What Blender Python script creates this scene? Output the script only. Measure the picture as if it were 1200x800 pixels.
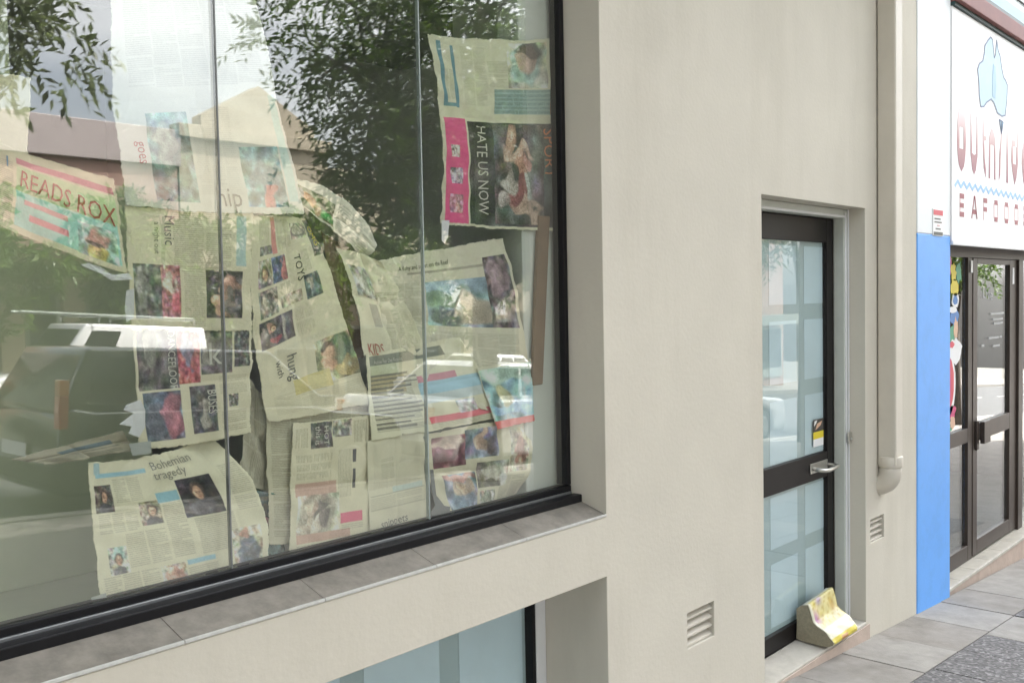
import bpy, bmesh, math, random
import numpy as np
from mathutils import Vector, Matrix

# ------------------------------------------------------------------ scene, camera, light
sc = bpy.context.scene
for o in list(bpy.data.objects):
    bpy.data.objects.remove(o)
C = sc.collection
rnd = random.Random(11)
nrng = np.random.default_rng(5)

# world: x runs along the street front, the beige wall's face is y = 0 (inside is +y), z up
cam_data = bpy.data.cameras.new('camera')
cam_data.sensor_width = 36.0
cam_data.lens = 34.5
cam_data.clip_start = 0.05
cam_data.clip_end = 2000
cam = bpy.data.objects.new('camera', cam_data)
C.objects.link(cam)
yaw, pitch, roll = math.radians(48.2), math.radians(2.63), math.radians(1.09)
fw = Vector((math.sin(yaw) * math.cos(pitch), math.cos(yaw) * math.cos(pitch), -math.sin(pitch)))
rt = Vector((math.cos(yaw), -math.sin(yaw), 0))
dn = fw.cross(rt)
r2 = rt * math.cos(roll) + dn * math.sin(roll)
d2 = -rt * math.sin(roll) + dn * math.cos(roll)
cm = Matrix((r2, -d2, -fw)).transposed().to_4x4()
cm.translation = Vector((0, -1.95, 1.70))
cam.matrix_world = cm
sc.camera = cam

SUN_EL, SUN_AZ = math.radians(45), math.radians(66)      # azimuth measured from +y towards +x
sun_vec = Vector((math.sin(SUN_AZ) * math.cos(SUN_EL), math.cos(SUN_AZ) * math.cos(SUN_EL), math.sin(SUN_EL)))
world = bpy.data.worlds.new('World')
sc.world = world
world.use_nodes = True
wn, wl = world.node_tree.nodes, world.node_tree.links
wn.clear()
w_out = wn.new('ShaderNodeOutputWorld')
w_bg = wn.new('ShaderNodeBackground')
w_sky = wn.new('ShaderNodeTexSky')
w_sky.sky_type = 'NISHITA'
w_sky.sun_disc = False
w_sky.sun_elevation = SUN_EL
w_sky.sun_rotation = SUN_AZ
w_sky.dust_density = 5.0
w_sky.air_density = 1.0
w_sky.ozone_density = 1.0
w_bg.inputs['Strength'].default_value = 0.10
# thin broken cloud over the whole sky
w_tc = wn.new('ShaderNodeTexCoord')
w_map = wn.new('ShaderNodeMapping')
w_map.inputs['Scale'].default_value = (1.0, 1.0, 2.6)
w_no = wn.new('ShaderNodeTexNoise')
w_no.inputs['Scale'].default_value = 2.6
w_no.inputs['Detail'].default_value = 7
w_rp = wn.new('ShaderNodeValToRGB')
w_rp.color_ramp.elements[0].position = 0.22
w_rp.color_ramp.elements[1].position = 0.62
w_mx = wn.new('ShaderNodeMix')
w_mx.data_type = 'RGBA'
w_hs = wn.new('ShaderNodeHueSaturation')
w_hs.inputs['Saturation'].default_value = 0.12
w_hs.inputs['Value'].default_value = 2.1
wl.new(w_tc.outputs['Generated'], w_map.inputs['Vector'])
wl.new(w_map.outputs['Vector'], w_no.inputs['Vector'])
wl.new(w_no.outputs['Fac'], w_rp.inputs['Fac'])
wl.new(w_rp.outputs['Color'], w_mx.inputs['Factor'])
wl.new(w_sky.outputs['Color'], w_mx.inputs['A'])
wl.new(w_sky.outputs['Color'], w_hs.inputs['Color'])
wl.new(w_hs.outputs['Color'], w_mx.inputs['B'])
wl.new(w_mx.outputs['Result'], w_bg.inputs['Color'])
wl.new(w_bg.outputs['Background'], w_out.inputs['Surface'])

sun_d = bpy.data.lights.new('sun', 'SUN')
sun_d.energy = 3.6
sun_d.angle = math.radians(0.6)
sun_d.color = (1.0, 0.95, 0.88)
sun = bpy.data.objects.new('sun', sun_d)
C.objects.link(sun)
sun.rotation_euler = sun_vec.to_track_quat('Z', 'Y').to_euler()
sun.location = (20, 20, 30)

sc.view_settings.view_transform = 'Standard'
sc.view_settings.look = 'None'
sc.view_settings.gamma = 1.0
sc.view_settings.use_curve_mapping = False
sc.view_settings.exposure = 2.52
sc.cycles.transparent_max_bounces = 24
sc.cycles.max_bounces = 6
sc.cycles.diffuse_bounces = 3
sc.cycles.glossy_bounces = 3

# ------------------------------------------------------------------ materials
def nodes(name):
    m = bpy.data.materials.new(name)
    m.use_nodes = True
    nt = m.node_tree
    return m, nt.nodes, nt.links, nt.nodes['Principled BSDF']

def mat(name, col, rough=0.6, var=0.0, vscale=6.0, bump=0.0, bscale=60.0, metal=0.0, spec=0.5, col2=None, stain=0.0, sscale=1.2, streak=False, coat=0.0):
    m, n, l, b = nodes(name)
    b.inputs['Roughness'].default_value = rough
    b.inputs['Metallic'].default_value = metal
    b.inputs['Specular IOR Level'].default_value = spec
    b.inputs['Coat Weight'].default_value = coat
    b.inputs['Coat Roughness'].default_value = 0.06
    b.inputs['Base Color'].default_value = (*col, 1)
    geo = n.new('ShaderNodeNewGeometry')
    last = None
    if var > 0:
        t = n.new('ShaderNodeTexNoise'); t.inputs['Scale'].default_value = vscale; t.inputs['Detail'].default_value = 8
        t.inputs['Roughness'].default_value = 0.65
        r = n.new('ShaderNodeMapRange'); r.inputs[1].default_value = 0.3; r.inputs[2].default_value = 0.7
        mx = n.new('ShaderNodeMix'); mx.data_type = 'RGBA'
        c2 = col2 or tuple(c * (1 - var) for c in col)
        mx.inputs['A'].default_value = (*c2, 1); mx.inputs['B'].default_value = (*[min(c * (1 + var * .35), 1) for c in col], 1)
        l.new(geo.outputs['Position'], t.inputs['Vector']); l.new(t.outputs['Fac'], r.inputs[0]); l.new(r.outputs[0], mx.inputs['Factor'])
        last = mx.outputs['Result']
    if stain > 0:
        mp = n.new('ShaderNodeMapping'); mp.inputs['Scale'].default_value = (1, 1, 0.18 if streak else 1)
        t = n.new('ShaderNodeTexNoise'); t.inputs['Scale'].default_value = sscale; t.inputs['Detail'].default_value = 10; t.inputs['Roughness'].default_value = 0.7
        r = n.new('ShaderNodeMapRange'); r.inputs[1].default_value = 0.48; r.inputs[2].default_value = 0.75; r.inputs[4].default_value = stain
        mx = n.new('ShaderNodeMix'); mx.data_type = 'RGBA'; mx.blend_type = 'MULTIPLY'
        mx.inputs['B'].default_value = (0.55, 0.53, 0.48, 1)
        if last: l.new(last, mx.inputs['A'])
        else: mx.inputs['A'].default_value = (*col, 1)
        l.new(geo.outputs['Position'], mp.inputs['Vector']); l.new(mp.outputs['Vector'], t.inputs['Vector']); l.new(t.outputs['Fac'], r.inputs[0]); l.new(r.outputs[0], mx.inputs['Factor'])
        last = mx.outputs['Result']
    if last: l.new(last, b.inputs['Base Color'])
    if bump > 0:
        t = n.new('ShaderNodeTexNoise'); t.inputs['Scale'].default_value = bscale; t.inputs['Detail'].default_value = 6
        bp = n.new('ShaderNodeBump'); bp.inputs['Strength'].default_value = bump; bp.inputs['Distance'].default_value = 0.006
        l.new(geo.outputs['Position'], t.inputs['Vector']); l.new(t.outputs['Fac'], bp.inputs['Height']); l.new(bp.outputs['Normal'], b.inputs['Normal'])
    return m

def glass(name, tint, r0, dust=0.0, rough=0.0, wave=0.0):
    """thin pane: each face mirrors a Schlick share and lets the rest straight through"""
    m, n, l, b = nodes(name)
    n.remove(b)
    out = n['Material Output']
    lw = n.new('ShaderNodeLayerWeight'); lw.inputs['Blend'].default_value = 0.5
    p = n.new('ShaderNodeMath'); p.operation = 'POWER'; p.inputs[1].default_value = 5
    r = n.new('ShaderNodeMapRange'); r.inputs[3].default_value = r0; r.inputs[4].default_value = 1.0
    tr = n.new('ShaderNodeBsdfTransparent'); tr.inputs['Color'].default_value = (*tint, 1)
    gl = n.new('ShaderNodeBsdfGlossy'); gl.inputs['Roughness'].default_value = rough; gl.inputs['Color'].default_value = (1, 1, 1, 1)
    mx = n.new('ShaderNodeMixShader')
    l.new(lw.outputs['Facing'], p.inputs[0]); l.new(p.outputs[0], r.inputs[0]); l.new(r.outputs[0], mx.inputs['Fac'])
    l.new(tr.outputs[0], mx.inputs[1]); l.new(gl.outputs[0], mx.inputs[2])
    last = mx.outputs[0]
    geo = n.new('ShaderNodeNewGeometry')
    if wave > 0:
        t = n.new('ShaderNodeTexNoise'); t.inputs['Scale'].default_value = 1.7; t.inputs['Detail'].default_value = 1
        bp = n.new('ShaderNodeBump'); bp.inputs['Strength'].default_value = wave; bp.inputs['Distance'].default_value = 0.01
        l.new(geo.outputs['Position'], t.inputs['Vector']); l.new(t.outputs['Fac'], bp.inputs['Height']); l.new(bp.outputs['Normal'], gl.inputs['Normal'])
    if dust > 0:
        t = n.new('ShaderNodeTexNoise'); t.inputs['Scale'].default_value = 3.0; t.inputs['Detail'].default_value = 9; t.inputs['Roughness'].default_value = 0.75
        rr = n.new('ShaderNodeMapRange'); rr.inputs[1].default_value = 0.35; rr.inputs[2].default_value = 0.8; rr.inputs[3].default_value = dust * .35; rr.inputs[4].default_value = dust
        df = n.new('ShaderNodeBsdfDiffuse'); df.inputs['Color'].default_value = (0.55, 0.56, 0.52, 1)
        m2 = n.new('ShaderNodeMixShader')
        l.new(geo.outputs['Position'], t.inputs['Vector']); l.new(t.outputs['Fac'], rr.inputs[0]); l.new(rr.outputs[0], m2.inputs['Fac'])
        l.new(last, m2.inputs[1]); l.new(df.outputs[0], m2.inputs[2])
        last = m2.outputs[0]
    l.new(last, out.inputs['Surface'])
    return m

def attr_mat(name, rough=0.8, spec=0.2, trans=0.0):
    m, n, l, b = nodes(name)
    a = n.new('ShaderNodeVertexColor'); a.layer_name = 'print'
    b.inputs['Roughness'].default_value = rough; b.inputs['Specular IOR Level'].default_value = spec
    l.new(a.outputs['Color'], b.inputs['Base Color'])
    return m

def leaf_mat(name, c1, c2):
    m, n, l, b = nodes(name)
    g = n.new('ShaderNodeNewGeometry')
    mx = n.new('ShaderNodeMix'); mx.data_type = 'RGBA'
    mx.inputs['A'].default_value = (*c1, 1); mx.inputs['B'].default_value = (*c2, 1)
    l.new(g.outputs['Random Per Island'], mx.inputs['Factor'])
    l.new(mx.outputs['Result'], b.inputs['Base Color'])
    b.inputs['Roughness'].default_value = 0.45
    tl = n.new('ShaderNodeBsdfTranslucent'); l.new(mx.outputs['Result'], tl.inputs['Color'])
    ms = n.new('ShaderNodeMixShader'); ms.inputs['Fac'].default_value = 0.48
    l.new(b.outputs[0], ms.inputs[1]); l.new(tl.outputs[0], ms.inputs[2]); l.new(ms.outputs[0], n['Material Output'].inputs['Surface'])
    return m

M = dict(
    stucco=mat('beige_render', (0.60, 0.567, 0.485), 0.85, var=0.06, vscale=2.2, bump=0.16, bscale=60, stain=0.26, sscale=2.2, streak=True, spec=0.2),
    beige_paint=mat('beige_gloss_paint', (0.60, 0.56, 0.48), 0.5, var=0.08, vscale=5),
    sill=mat('sill_stone', (0.245, 0.225, 0.192), 0.75, var=0.35, vscale=16, bump=0.3, bscale=50, stain=0.5, sscale=6),
    sill_edge=mat('sill_white_grout', (0.56, 0.56, 0.53), 0.7, var=0.2, vscale=25),
    black=mat('black_aluminium', (0.010, 0.010, 0.012), 0.4, var=0.3, vscale=20, spec=0.22),
    silver=mat('dull_silver_bead', (0.30, 0.31, 0.32), 0.35, metal=0.7, var=0.2, vscale=25),
    bronze=mat('dark_bronze_aluminium', (0.012, 0.010, 0.010), 0.42, var=0.2, vscale=12, spec=0.22),
    brown=mat('brown_anodised', (0.050, 0.037, 0.029), 0.4, var=0.25, vscale=8, spec=0.3),
    frame_green=mat('pale_grey_green_paint', (0.53, 0.56, 0.51), 0.5, var=0.08, vscale=10),
    white_frame=mat('white_frame', (0.72, 0.73, 0.74), 0.4, var=0.05, vscale=10),
    steel=mat('brushed_steel', (0.62, 0.61, 0.57), 0.28, metal=0.9, var=0.1, vscale=30),
    film=mat('frosted_film', (0.60, 0.71, 0.77), 0.55, var=0.06, vscale=2.5, spec=0.4),
    film_gap=mat('frosted_backing', (0.41, 0.50, 0.52), 0.5, var=0.06, vscale=3),
    concrete=mat('footpath_concrete', (0.28, 0.262, 0.238), 0.9, var=0.25, vscale=7, bump=0.35, bscale=120, stain=0.5, sscale=3),
    concrete2=mat('footpath_concrete_pale', (0.315, 0.30, 0.275), 0.9, var=0.22, vscale=9, bump=0.35, bscale=120, stain=0.5, sscale=4),
    step=mat('worn_step_stone', (0.52, 0.49, 0.43), 0.8, var=0.2, vscale=8, bump=0.2, bscale=90, stain=0.5, sscale=7),
    step_edge=mat('pinkish_step_face', (0.50, 0.40, 0.335), 0.8, var=0.15, vscale=10, bump=0.2, stain=0.3, sscale=9),
    tile=mat('shop_step_tile', (0.45, 0.42, 0.35), 0.55, var=0.15, vscale=9, stain=0.35, sscale=8),
    kerb=mat('kerb_stone', (0.34, 0.32, 0.29), 0.85, var=0.2, vscale=5, bump=0.3, bscale=70),
    asphalt=mat('asphalt', (0.075, 0.075, 0.075), 0.85, var=0.3, vscale=3, bump=0.4, bscale=160),
    earth=mat('distant_ground', (0.16, 0.155, 0.13), 0.9, var=0.3, vscale=0.3),
    line=mat('road_paint', (0.72, 0.72, 0.68), 0.7, var=0.2, vscale=8),
    blue=mat('sky_blue_paint', (0.13, 0.385, 0.88), 0.5, var=0.04, vscale=3, bump=0.12, bscale=80, stain=0.3, sscale=5),
    white_wall=mat('white_shop_paint', (0.80, 0.83, 0.84), 0.6, var=0.04, vscale=3, bump=0.1, bscale=80),
    sign_white=mat('sign_white', (0.85, 0.83, 0.84), 0.45, var=0.03, vscale=2),
    sign_map=mat('sign_pale_blue', (0.40, 0.56, 0.64), 0.5, var=0.1, vscale=9),
    sign_map2=mat('sign_mid_blue', (0.28, 0.46, 0.62), 0.5, var=0.1, vscale=9),
    sign_line=mat('sign_outline', (0.10, 0.15, 0.26), 0.5),
    sign_wave=mat('sign_wave_blue', (0.30, 0.52, 0.80), 0.5),
    sign_red=mat('sign_dark_red', (0.28, 0.05, 0.07), 0.5),
    sign_thin=mat('sign_faded_red', (0.68, 0.42, 0.44), 0.5),
    band_brown=mat('cornice_brown', (0.20, 0.065, 0.055), 0.6, var=0.2, vscale=6),
    band_dark=mat('cornice_green_and_shadow', (0.02, 0.05, 0.05), 0.5),
    band_blue=mat('cornice_pale_blue', (0.42, 0.60, 0.70), 0.6),
    ink=mat('news_ink', (0.035, 0.035, 0.04), 0.8),
    ink_grey=mat('news_ink_grey', (0.17, 0.17, 0.16), 0.8),
    ink_soft=mat('news_ink_soft', (0.30, 0.295, 0.26), 0.8),
    ink_red=mat('news_ink_red', (0.42, 0.10, 0.08), 0.8),
    ink_orange=mat('news_ink_orange', (0.62, 0.20, 0.08), 0.8),
    ink_blue=mat('news_ink_blue', (0.10, 0.30, 0.45), 0.8),
    ink_white=mat('news_print_white', (0.66, 0.65, 0.56), 0.8),
    paper=attr_mat('newsprint'),
    torn=mat('torn_paper_edge', (0.74, 0.75, 0.76), 0.9, var=0.1, vscale=30),
    card=mat('brown_cardboard', (0.23, 0.15, 0.095), 0.85, var=0.2, vscale=14),
    tape=mat('grey_tape', (0.42, 0.45, 0.42), 0.5),
    room=mat('room_grey_paint', (0.66, 0.69, 0.64), 0.8, var=0.08, vscale=2),
    room_dark=mat('room_dark', (0.09, 0.095, 0.09), 0.8, var=0.1, vscale=2),
    panel=mat('added_back_panel', (0.62, 0.67, 0.48), 0.8, var=0.1, vscale=2),
    room_floor=mat('display_base_board', (0.52, 0.56, 0.42), 0.7, var=0.12, vscale=3),
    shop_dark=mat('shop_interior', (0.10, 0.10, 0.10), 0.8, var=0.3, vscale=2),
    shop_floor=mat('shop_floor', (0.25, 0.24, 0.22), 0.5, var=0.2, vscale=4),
    glass_win=glass('shop_window_glass', (0.955, 0.97, 0.957), 0.098, dust=0.03, wave=0.015),
    glass_door=glass('door_glass', (0.95, 0.975, 0.97), 0.028, dust=0.05),
    glass_shop=glass('shop_door_glass', (0.88, 0.92, 0.92), 0.16, dust=0.02),
    glass_dark=mat('dark_window_glass', (0.02, 0.025, 0.028), 0.05, spec=0.8),
    silicone_dark=mat('dark_silicone', (0.19, 0.20, 0.20), 0.5),
    silicone_pale=mat('pale_silicone', (0.34, 0.39, 0.38), 0.4),
    car_green=mat('dark_green_car_paint', (0.030, 0.042, 0.034), 0.25, coat=1.0),
    car_white=mat('white_car_paint', (0.78, 0.78, 0.78), 0.3, coat=1.0),
    car_silver=mat('silver_car_paint', (0.50, 0.53, 0.56), 0.3, metal=0.4, coat=1.0),
    tyre=mat('tyre_rubber', (0.02, 0.02, 0.02), 0.8),
    lens_orange=mat('orange_lens', (0.55, 0.17, 0.05), 0.25, coat=1.0),
    lens_red=mat('red_lens', (0.45, 0.05, 0.03), 0.25, coat=1.0),
    lens_clear=mat('clear_lens', (0.75, 0.76, 0.78), 0.15, coat=1.0),
    leaf=leaf_mat('street_tree_leaf', (0.045, 0.095, 0.012), (0.125, 0.20, 0.026)),
    leaf2=leaf_mat('pale_tree_leaf', (0.09, 0.125, 0.045), (0.18, 0.22, 0.09)),
    bark=mat('bark', (0.10, 0.08, 0.06), 0.9, var=0.4, vscale=12, bump=0.6, bscale=30),
    brick_far=mat('far_brick', (0.42, 0.27, 0.22), 0.85, var=0.35, vscale=6),
    cream_far=mat('far_cream_render', (0.46, 0.40, 0.30), 0.85, var=0.1, vscale=2),
    pink_far=mat('far_pinkish_fascia', (0.46, 0.40, 0.39), 0.8, var=0.1, vscale=3),
    grey_far=mat('far_grey', (0.28, 0.31, 0.28), 0.8, var=0.2, vscale=2),
    roof_far=mat('far_roof_tile', (0.30, 0.16, 0.11), 0.85, var=0.3, vscale=7),
    book_page=mat('book_page_edges', (0.30, 0.265, 0.185), 0.9, var=0.25, vscale=60, bump=0.5, bscale=200),
    book_cover=None,
    yellow=mat('sticker_yellow', (0.72, 0.58, 0.03), 0.5),
    faded_white=mat('faded_white_lettering', (0.42, 0.43, 0.43), 0.6),
    white=mat('sticker_white', (0.80, 0.80, 0.80), 0.5),
    dark=mat('sticker_dark', (0.06, 0.055, 0.05), 0.5),
    red=mat('sticker_red', (0.62, 0.06, 0.09), 0.5),
    magenta=mat('decal_magenta', (0.55, 0.04, 0.16), 0.5),
    green=mat('decal_green', (0.06, 0.32, 0.18), 0.5),
    sea=mat('decal_blue', (0.06, 0.20, 0.50), 0.5),
    skin=mat('decal_peach', (0.66, 0.42, 0.28), 0.5),
)
def speckle_mat():
    m, n, l, b = nodes('speckled_aggregate_paver')
    b.inputs['Roughness'].default_value = 0.85
    g = n.new('ShaderNodeNewGeometry')
    v = n.new('ShaderNodeTexVoronoi'); v.inputs['Scale'].default_value = 75
    r = n.new('ShaderNodeValToRGB')
    r.color_ramp.elements[0].position = 0.0; r.color_ramp.elements[0].color = (0.080, 0.077, 0.078, 1)
    r.color_ramp.elements[1].position = 1.0; r.color_ramp.elements[1].color = (0.26, 0.255, 0.255, 1)
    e = r.color_ramp.elements.new(0.55); e.color = (0.125, 0.122, 0.122, 1)
    e = r.color_ramp.elements.new(0.8); e.color = (0.165, 0.16, 0.16, 1)
    s = n.new('ShaderNodeSeparateColor')
    l.new(g.outputs['Position'], v.inputs['Vector']); l.new(v.outputs['Color'], s.inputs[0]); l.new(s.outputs[0], r.inputs['Fac'])
    l.new(r.outputs['Color'], b.inputs['Base Color'])
    bp = n.new('ShaderNodeBump'); bp.inputs['Strength'].default_value = 0.4; bp.inputs['Distance'].default_value = 0.003
    l.new(v.outputs['Distance'], bp.inputs['Height']); l.new(bp.outputs['Normal'], b.inputs['Normal'])
    return m
M['speckle'] = speckle_mat()
def cover_mat():
    """printed cover: yellow pictures with violet patches, white band, yellow foot"""
    return attr_mat('directory_cover', 0.35, 0.5)
M['book_cover'] = cover_mat()
def fade_mat():
    """sun-faded sign lettering: the print is strong at the foot of the letters and worn off towards the top"""
    m, n, l, b = nodes('sign_faded_lettering')
    g = n.new('ShaderNodeNewGeometry'); s = n.new('ShaderNodeSeparateXYZ')
    r = n.new('ShaderNodeMapRange'); r.inputs[1].default_value = 2.40; r.inputs[2].default_value = 2.80
    cr = n.new('ShaderNodeValToRGB')
    cr.color_ramp.elements[0].color = (0.25, 0.07, 0.11, 1); cr.color_ramp.elements[1].color = (0.80, 0.70, 0.71, 1)
    e = cr.color_ramp.elements.new(0.45); e.color = (0.40, 0.19, 0.19, 1)
    l.new(g.outputs['Position'], s.inputs[0]); l.new(s.outputs['Z'], r.inputs[0]); l.new(r.outputs[0], cr.inputs['Fac']); l.new(cr.outputs['Color'], b.inputs['Base Color'])
    return m
M['fade'] = fade_mat()

# ------------------------------------------------------------------ mesh helpers
class MB:
    def __init__(self):
        self.v, self.f = [], []
    def box(self, x0, x1, y0, y1, z0, z1):
        b = len(self.v)
        self.v += [(x, y, z) for z in (z0, z1) for y in (y0, y1) for x in (x0, x1)]
        self.f += [tuple(b + i for i in q) for q in ((0, 2, 3, 1), (4, 5, 7, 6), (0, 1, 5, 4), (2, 6, 7, 3), (0, 4, 6, 2), (1, 3, 7, 5))]
        return self
    def hexa(self, p):
        """eight corners: bottom ring of four, then top ring of four"""
        b = len(self.v); self.v += [tuple(q) for q in p]
        self.f += [tuple(b + i for i in q) for q in ((3, 2, 1, 0), (4, 5, 6, 7), (0, 1, 5, 4), (1, 2, 6, 5), (2, 3, 7, 6), (3, 0, 4, 7))]
        return self
    def prism(self, pts, fn):
        """closed outline pts (2-D) between fn(p, 0) and fn(p, 1)"""
        b = len(self.v); k = len(pts)
        self.v += [tuple(fn(p, 0)) for p in pts] + [tuple(fn(p, 1)) for p in pts]
        self.f += [tuple(b + i for i in range(k)), tuple(b + k + i for i in reversed(range(k)))]
        self.f += [(b + i, b + k + i, b + k + (i + 1) % k, b + (i + 1) % k) for i in range(k)]
        return self
    def tube(self, pts, rad, seg=10, cap=True):
        pts = [Vector(p) for p in pts]
        rad = rad if hasattr(rad, '__len__') else [rad] * len(pts)
        b = len(self.v); up = None
        for i, p in enumerate(pts):
            d = (pts[min(i + 1, len(pts) - 1)] - pts[max(i - 1, 0)]).normalized()
            if up is None:
                up = d.orthogonal().normalized()
            s = d.cross(up).normalized(); up = s.cross(d).normalized()
            for k in range(seg):
                a = 2 * math.pi * k / seg
                self.v.append(tuple(p + rad[i] * (math.cos(a) * up + math.sin(a) * s)))
        for i in range(len(pts) - 1):
            for k in range(seg):
                a, c = b + i * seg + k, b + i * seg + (k + 1) % seg
                self.f.append((a, c, c + seg, a + seg))
        if cap:
            self.f.append(tuple(b + k for k in reversed(range(seg))))
            e = b + (len(pts) - 1) * seg
            self.f.append(tuple(e + k for k in range(seg)))
        return self
    def build(self, name, m, parent=None, bevel=0.0, segs=2, smooth=False, shift=None):
        me = bpy.data.meshes.new(name)
        v = self.v if shift is None else [(a[0] - shift[0], a[1] - shift[1], a[2] - shift[2]) for a in self.v]
        me.from_pydata(v, [], self.f)
        bm = bmesh.new(); bm.from_mesh(me)
        bmesh.ops.recalc_face_normals(bm, faces=bm.faces)
        bm.to_mesh(me); bm.free()
        return link(name, me, m, parent, bevel, segs, smooth)

def link(name, me, m, parent=None, bevel=0.0, segs=2, smooth=False):
    o = bpy.data.objects.new(name, me)
    if isinstance(m, str):
        m = M[m]
    if m is not None and not me.materials:
        me.materials.append(m)
    C.objects.link(o)
    if parent is not None:
        o.parent = parent
    if smooth:
        me.polygons.foreach_set('use_smooth', [True] * len(me.polygons))
    if bevel > 0:
        b = o.modifiers.new('bevel', 'BEVEL'); b.width = bevel; b.segments = segs; b.limit_method = 'ANGLE'; b.angle_limit = math.radians(40)
        b.harden_normals = False
    return o

def box(name, m, parent, x0, x1, y0, y1, z0, z1, bevel=0.0):
    return MB().box(x0, x1, y0, y1, z0, z1).build(name, m, parent, bevel)

def tag(o, label, cat, group=None, kind=None):
    if label: o['label'] = label
    if cat: o['category'] = cat
    if group: o['group'] = group
    if kind: o['kind'] = kind
    return o

def thing(name, label, cat, loc=(0, 0, 0), rz=0.0, group=None):
    """an Empty; its parts are given in its own space (loc is the base of the thing)"""
    o = bpy.data.objects.new(name, None)
    o.empty_display_size = 0.2
    C.objects.link(o)
    o.location = loc; o.rotation_euler = (0, 0, rz)
    return tag(o, label, cat, group)

def struct(o):
    o['kind'] = 'structure'
    return o

SL, X0 = -0.071, 3.88
def gz(x):                      # the street falls to the right
    return SL * (x - X0)

def slope_slab(mb, x0, x1, y0, y1, top, thick):
    mb.hexa([(x0, y0, gz(x0) + top - thick), (x1, y0, gz(x1) + top - thick), (x1, y1, gz(x1) + top - thick), (x0, y1, gz(x0) + top - thick),
             (x0, y0, gz(x0) + top), (x1, y0, gz(x1) + top), (x1, y1, gz(x1) + top), (x0, y1, gz(x0) + top)])
    return mb

def text_mesh(s, height, align='LEFT', bold=0.0, xs=1.0):
    """outline of a line of text as 2-D verts and faces (built-in font)"""
    cu = bpy.data.curves.new('t', 'FONT'); cu.body = s; cu.size = 1.0; cu.offset = bold; cu.resolution_u = 2; cu.align_x = align
    ob = bpy.data.objects.new('t', cu); C.objects.link(ob)
    dg = bpy.context.evaluated_depsgraph_get()
    me = bpy.data.meshes.new_from_object(ob.evaluated_get(dg))
    v = np.array([tuple(q.co) for q in me.vertices]) if len(me.vertices) else np.zeros((0, 3))
    f = [tuple(p.vertices) for p in me.polygons]
    bpy.data.objects.remove(ob); bpy.data.curves.remove(cu); bpy.data.meshes.remove(me)
    k = height / 0.70
    return v[:, 0] * k * xs, v[:, 1] * k, f

# ------------------------------------------------------------------ ground, road, footpaths
mb = MB(); slope_slab(mb, -350, 350, -350, 350, -0.62, 0.2)
struct(mb.build('ground', 'earth'))
mb = MB(); slope_slab(mb, -60, 90, -16.4, -5.66, -0.15, 0.3)
road = struct(mb.build('road', 'asphalt'))
mb = MB(); slope_slab(mb, -60, 90, -5.5, 0.6, -0.012, 0.5)
footpath = struct(mb.build('footpath', 'concrete'))
mb = MB(); slope_slab(mb, -60, 90, -24, -16.55, 0.0, 0.5)
struct(mb.build('far_footpath', 'concrete'))
for k in range(22):                                       # lane dashes and parking lines
    x = -20 + k * 4.0
    mb = MB(); slope_slab(mb, x, x + 1.6, -11.05, -10.95, -0.146, 0.003)
    mb.build('lane_dash', 'line', road)
for nm, ya, yb in (('kerb', -5.66, -5.505), ('far_kerb', -16.545, -16.4)):
    for k in range(28):
        x = -14 + k * 1.5
        mb = MB(); slope_slab(mb, x + .004, x + 1.496, ya, yb, 0.002, 0.45)
        kb = struct(mb.build('kerb', 'kerb', footpath if nm == 'kerb' else None, 0.012)) if nm == 'kerb' else mb.build('kerb_stone', 'kerb', bpy.data.objects['far_footpath'], 0.012)
        if nm == 'kerb':
            kb.name = 'kerb_stone'; del kb['kind']

# strip of concrete slabs along the wall, then square pavers
joints = [2.62, 3.10, 3.57, 4.04, 4.51, 4.97, 5.475, 5.93, 6.385, 6.85, 7.32, 7.79, 8.26, 8.73, 9.2]
for a, b in zip(joints, joints[1:]):
    mb = MB(); t = rnd.uniform(-.003, .001)
    slope_slab(mb, a + .003, b - .003, -0.400, -0.001, t, 0.05)
    mb.build('slab', 'concrete' if rnd.random() < .6 else 'concrete2', footpath, 0.003)
pj = [2.25, 2.72, 3.19, 3.66, 4.13, 4.60, 5.02, 5.40, 5.92, 6.39, 6.86, 7.33, 7.80, 8.27, 8.74, 9.21]
for r in range(4):
    y1 = -0.406 - r * 0.43
    for i, (a, b) in enumerate(zip(pj, pj[1:])):
        off = 0 if r % 2 == 0 else 0.12
        m = 'speckle'
        if r == 0 and abs(a - 5.40) < .01: m = 'concrete2'
        elif r > 0 and rnd.random() < .22: m = 'concrete2'
        mb = MB(); t = rnd.uniform(-.004, .001)
        slope_slab(mb, a + .003 + off, b - .003 + off, y1 - .424, y1, t, 0.05)
        mb.build('paver', m, footpath, 0.003)

# ------------------------------------------------------------------ beige building
beige = thing('beige_building', 'beige rendered shopfront building with large papered window and frosted door', 'building', (4.3, 0, 0))
def T(parent):                                             # parts are written in world metres: undo the parent's offset
    parent_loc = parent.location
    return parent_loc
class P:
    """builder whose parts are given in world metres under a parent with an offset"""
    def __init__(self, root): self.root = root
    def add(self, mb, name, m, bevel=0.0, segs=2, smooth=False, parent=None):
        o = mb.build(name, m, parent or self.root, bevel, segs, smooth, shift=tuple(self.root.location))
        return o
    def box(self, name, m, x0, x1, y0, y1, z0, z1, bevel=0.0, parent=None):
        return self.add(MB().box(x0, x1, y0, y1, z0, z1), name, m, bevel, parent=parent)
    def node(self, name):
        o = bpy.data.objects.new(name, None); o.empty_display_size = .1; C.objects.link(o); o.parent = self.root
        return o
PB = P(beige)

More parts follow.
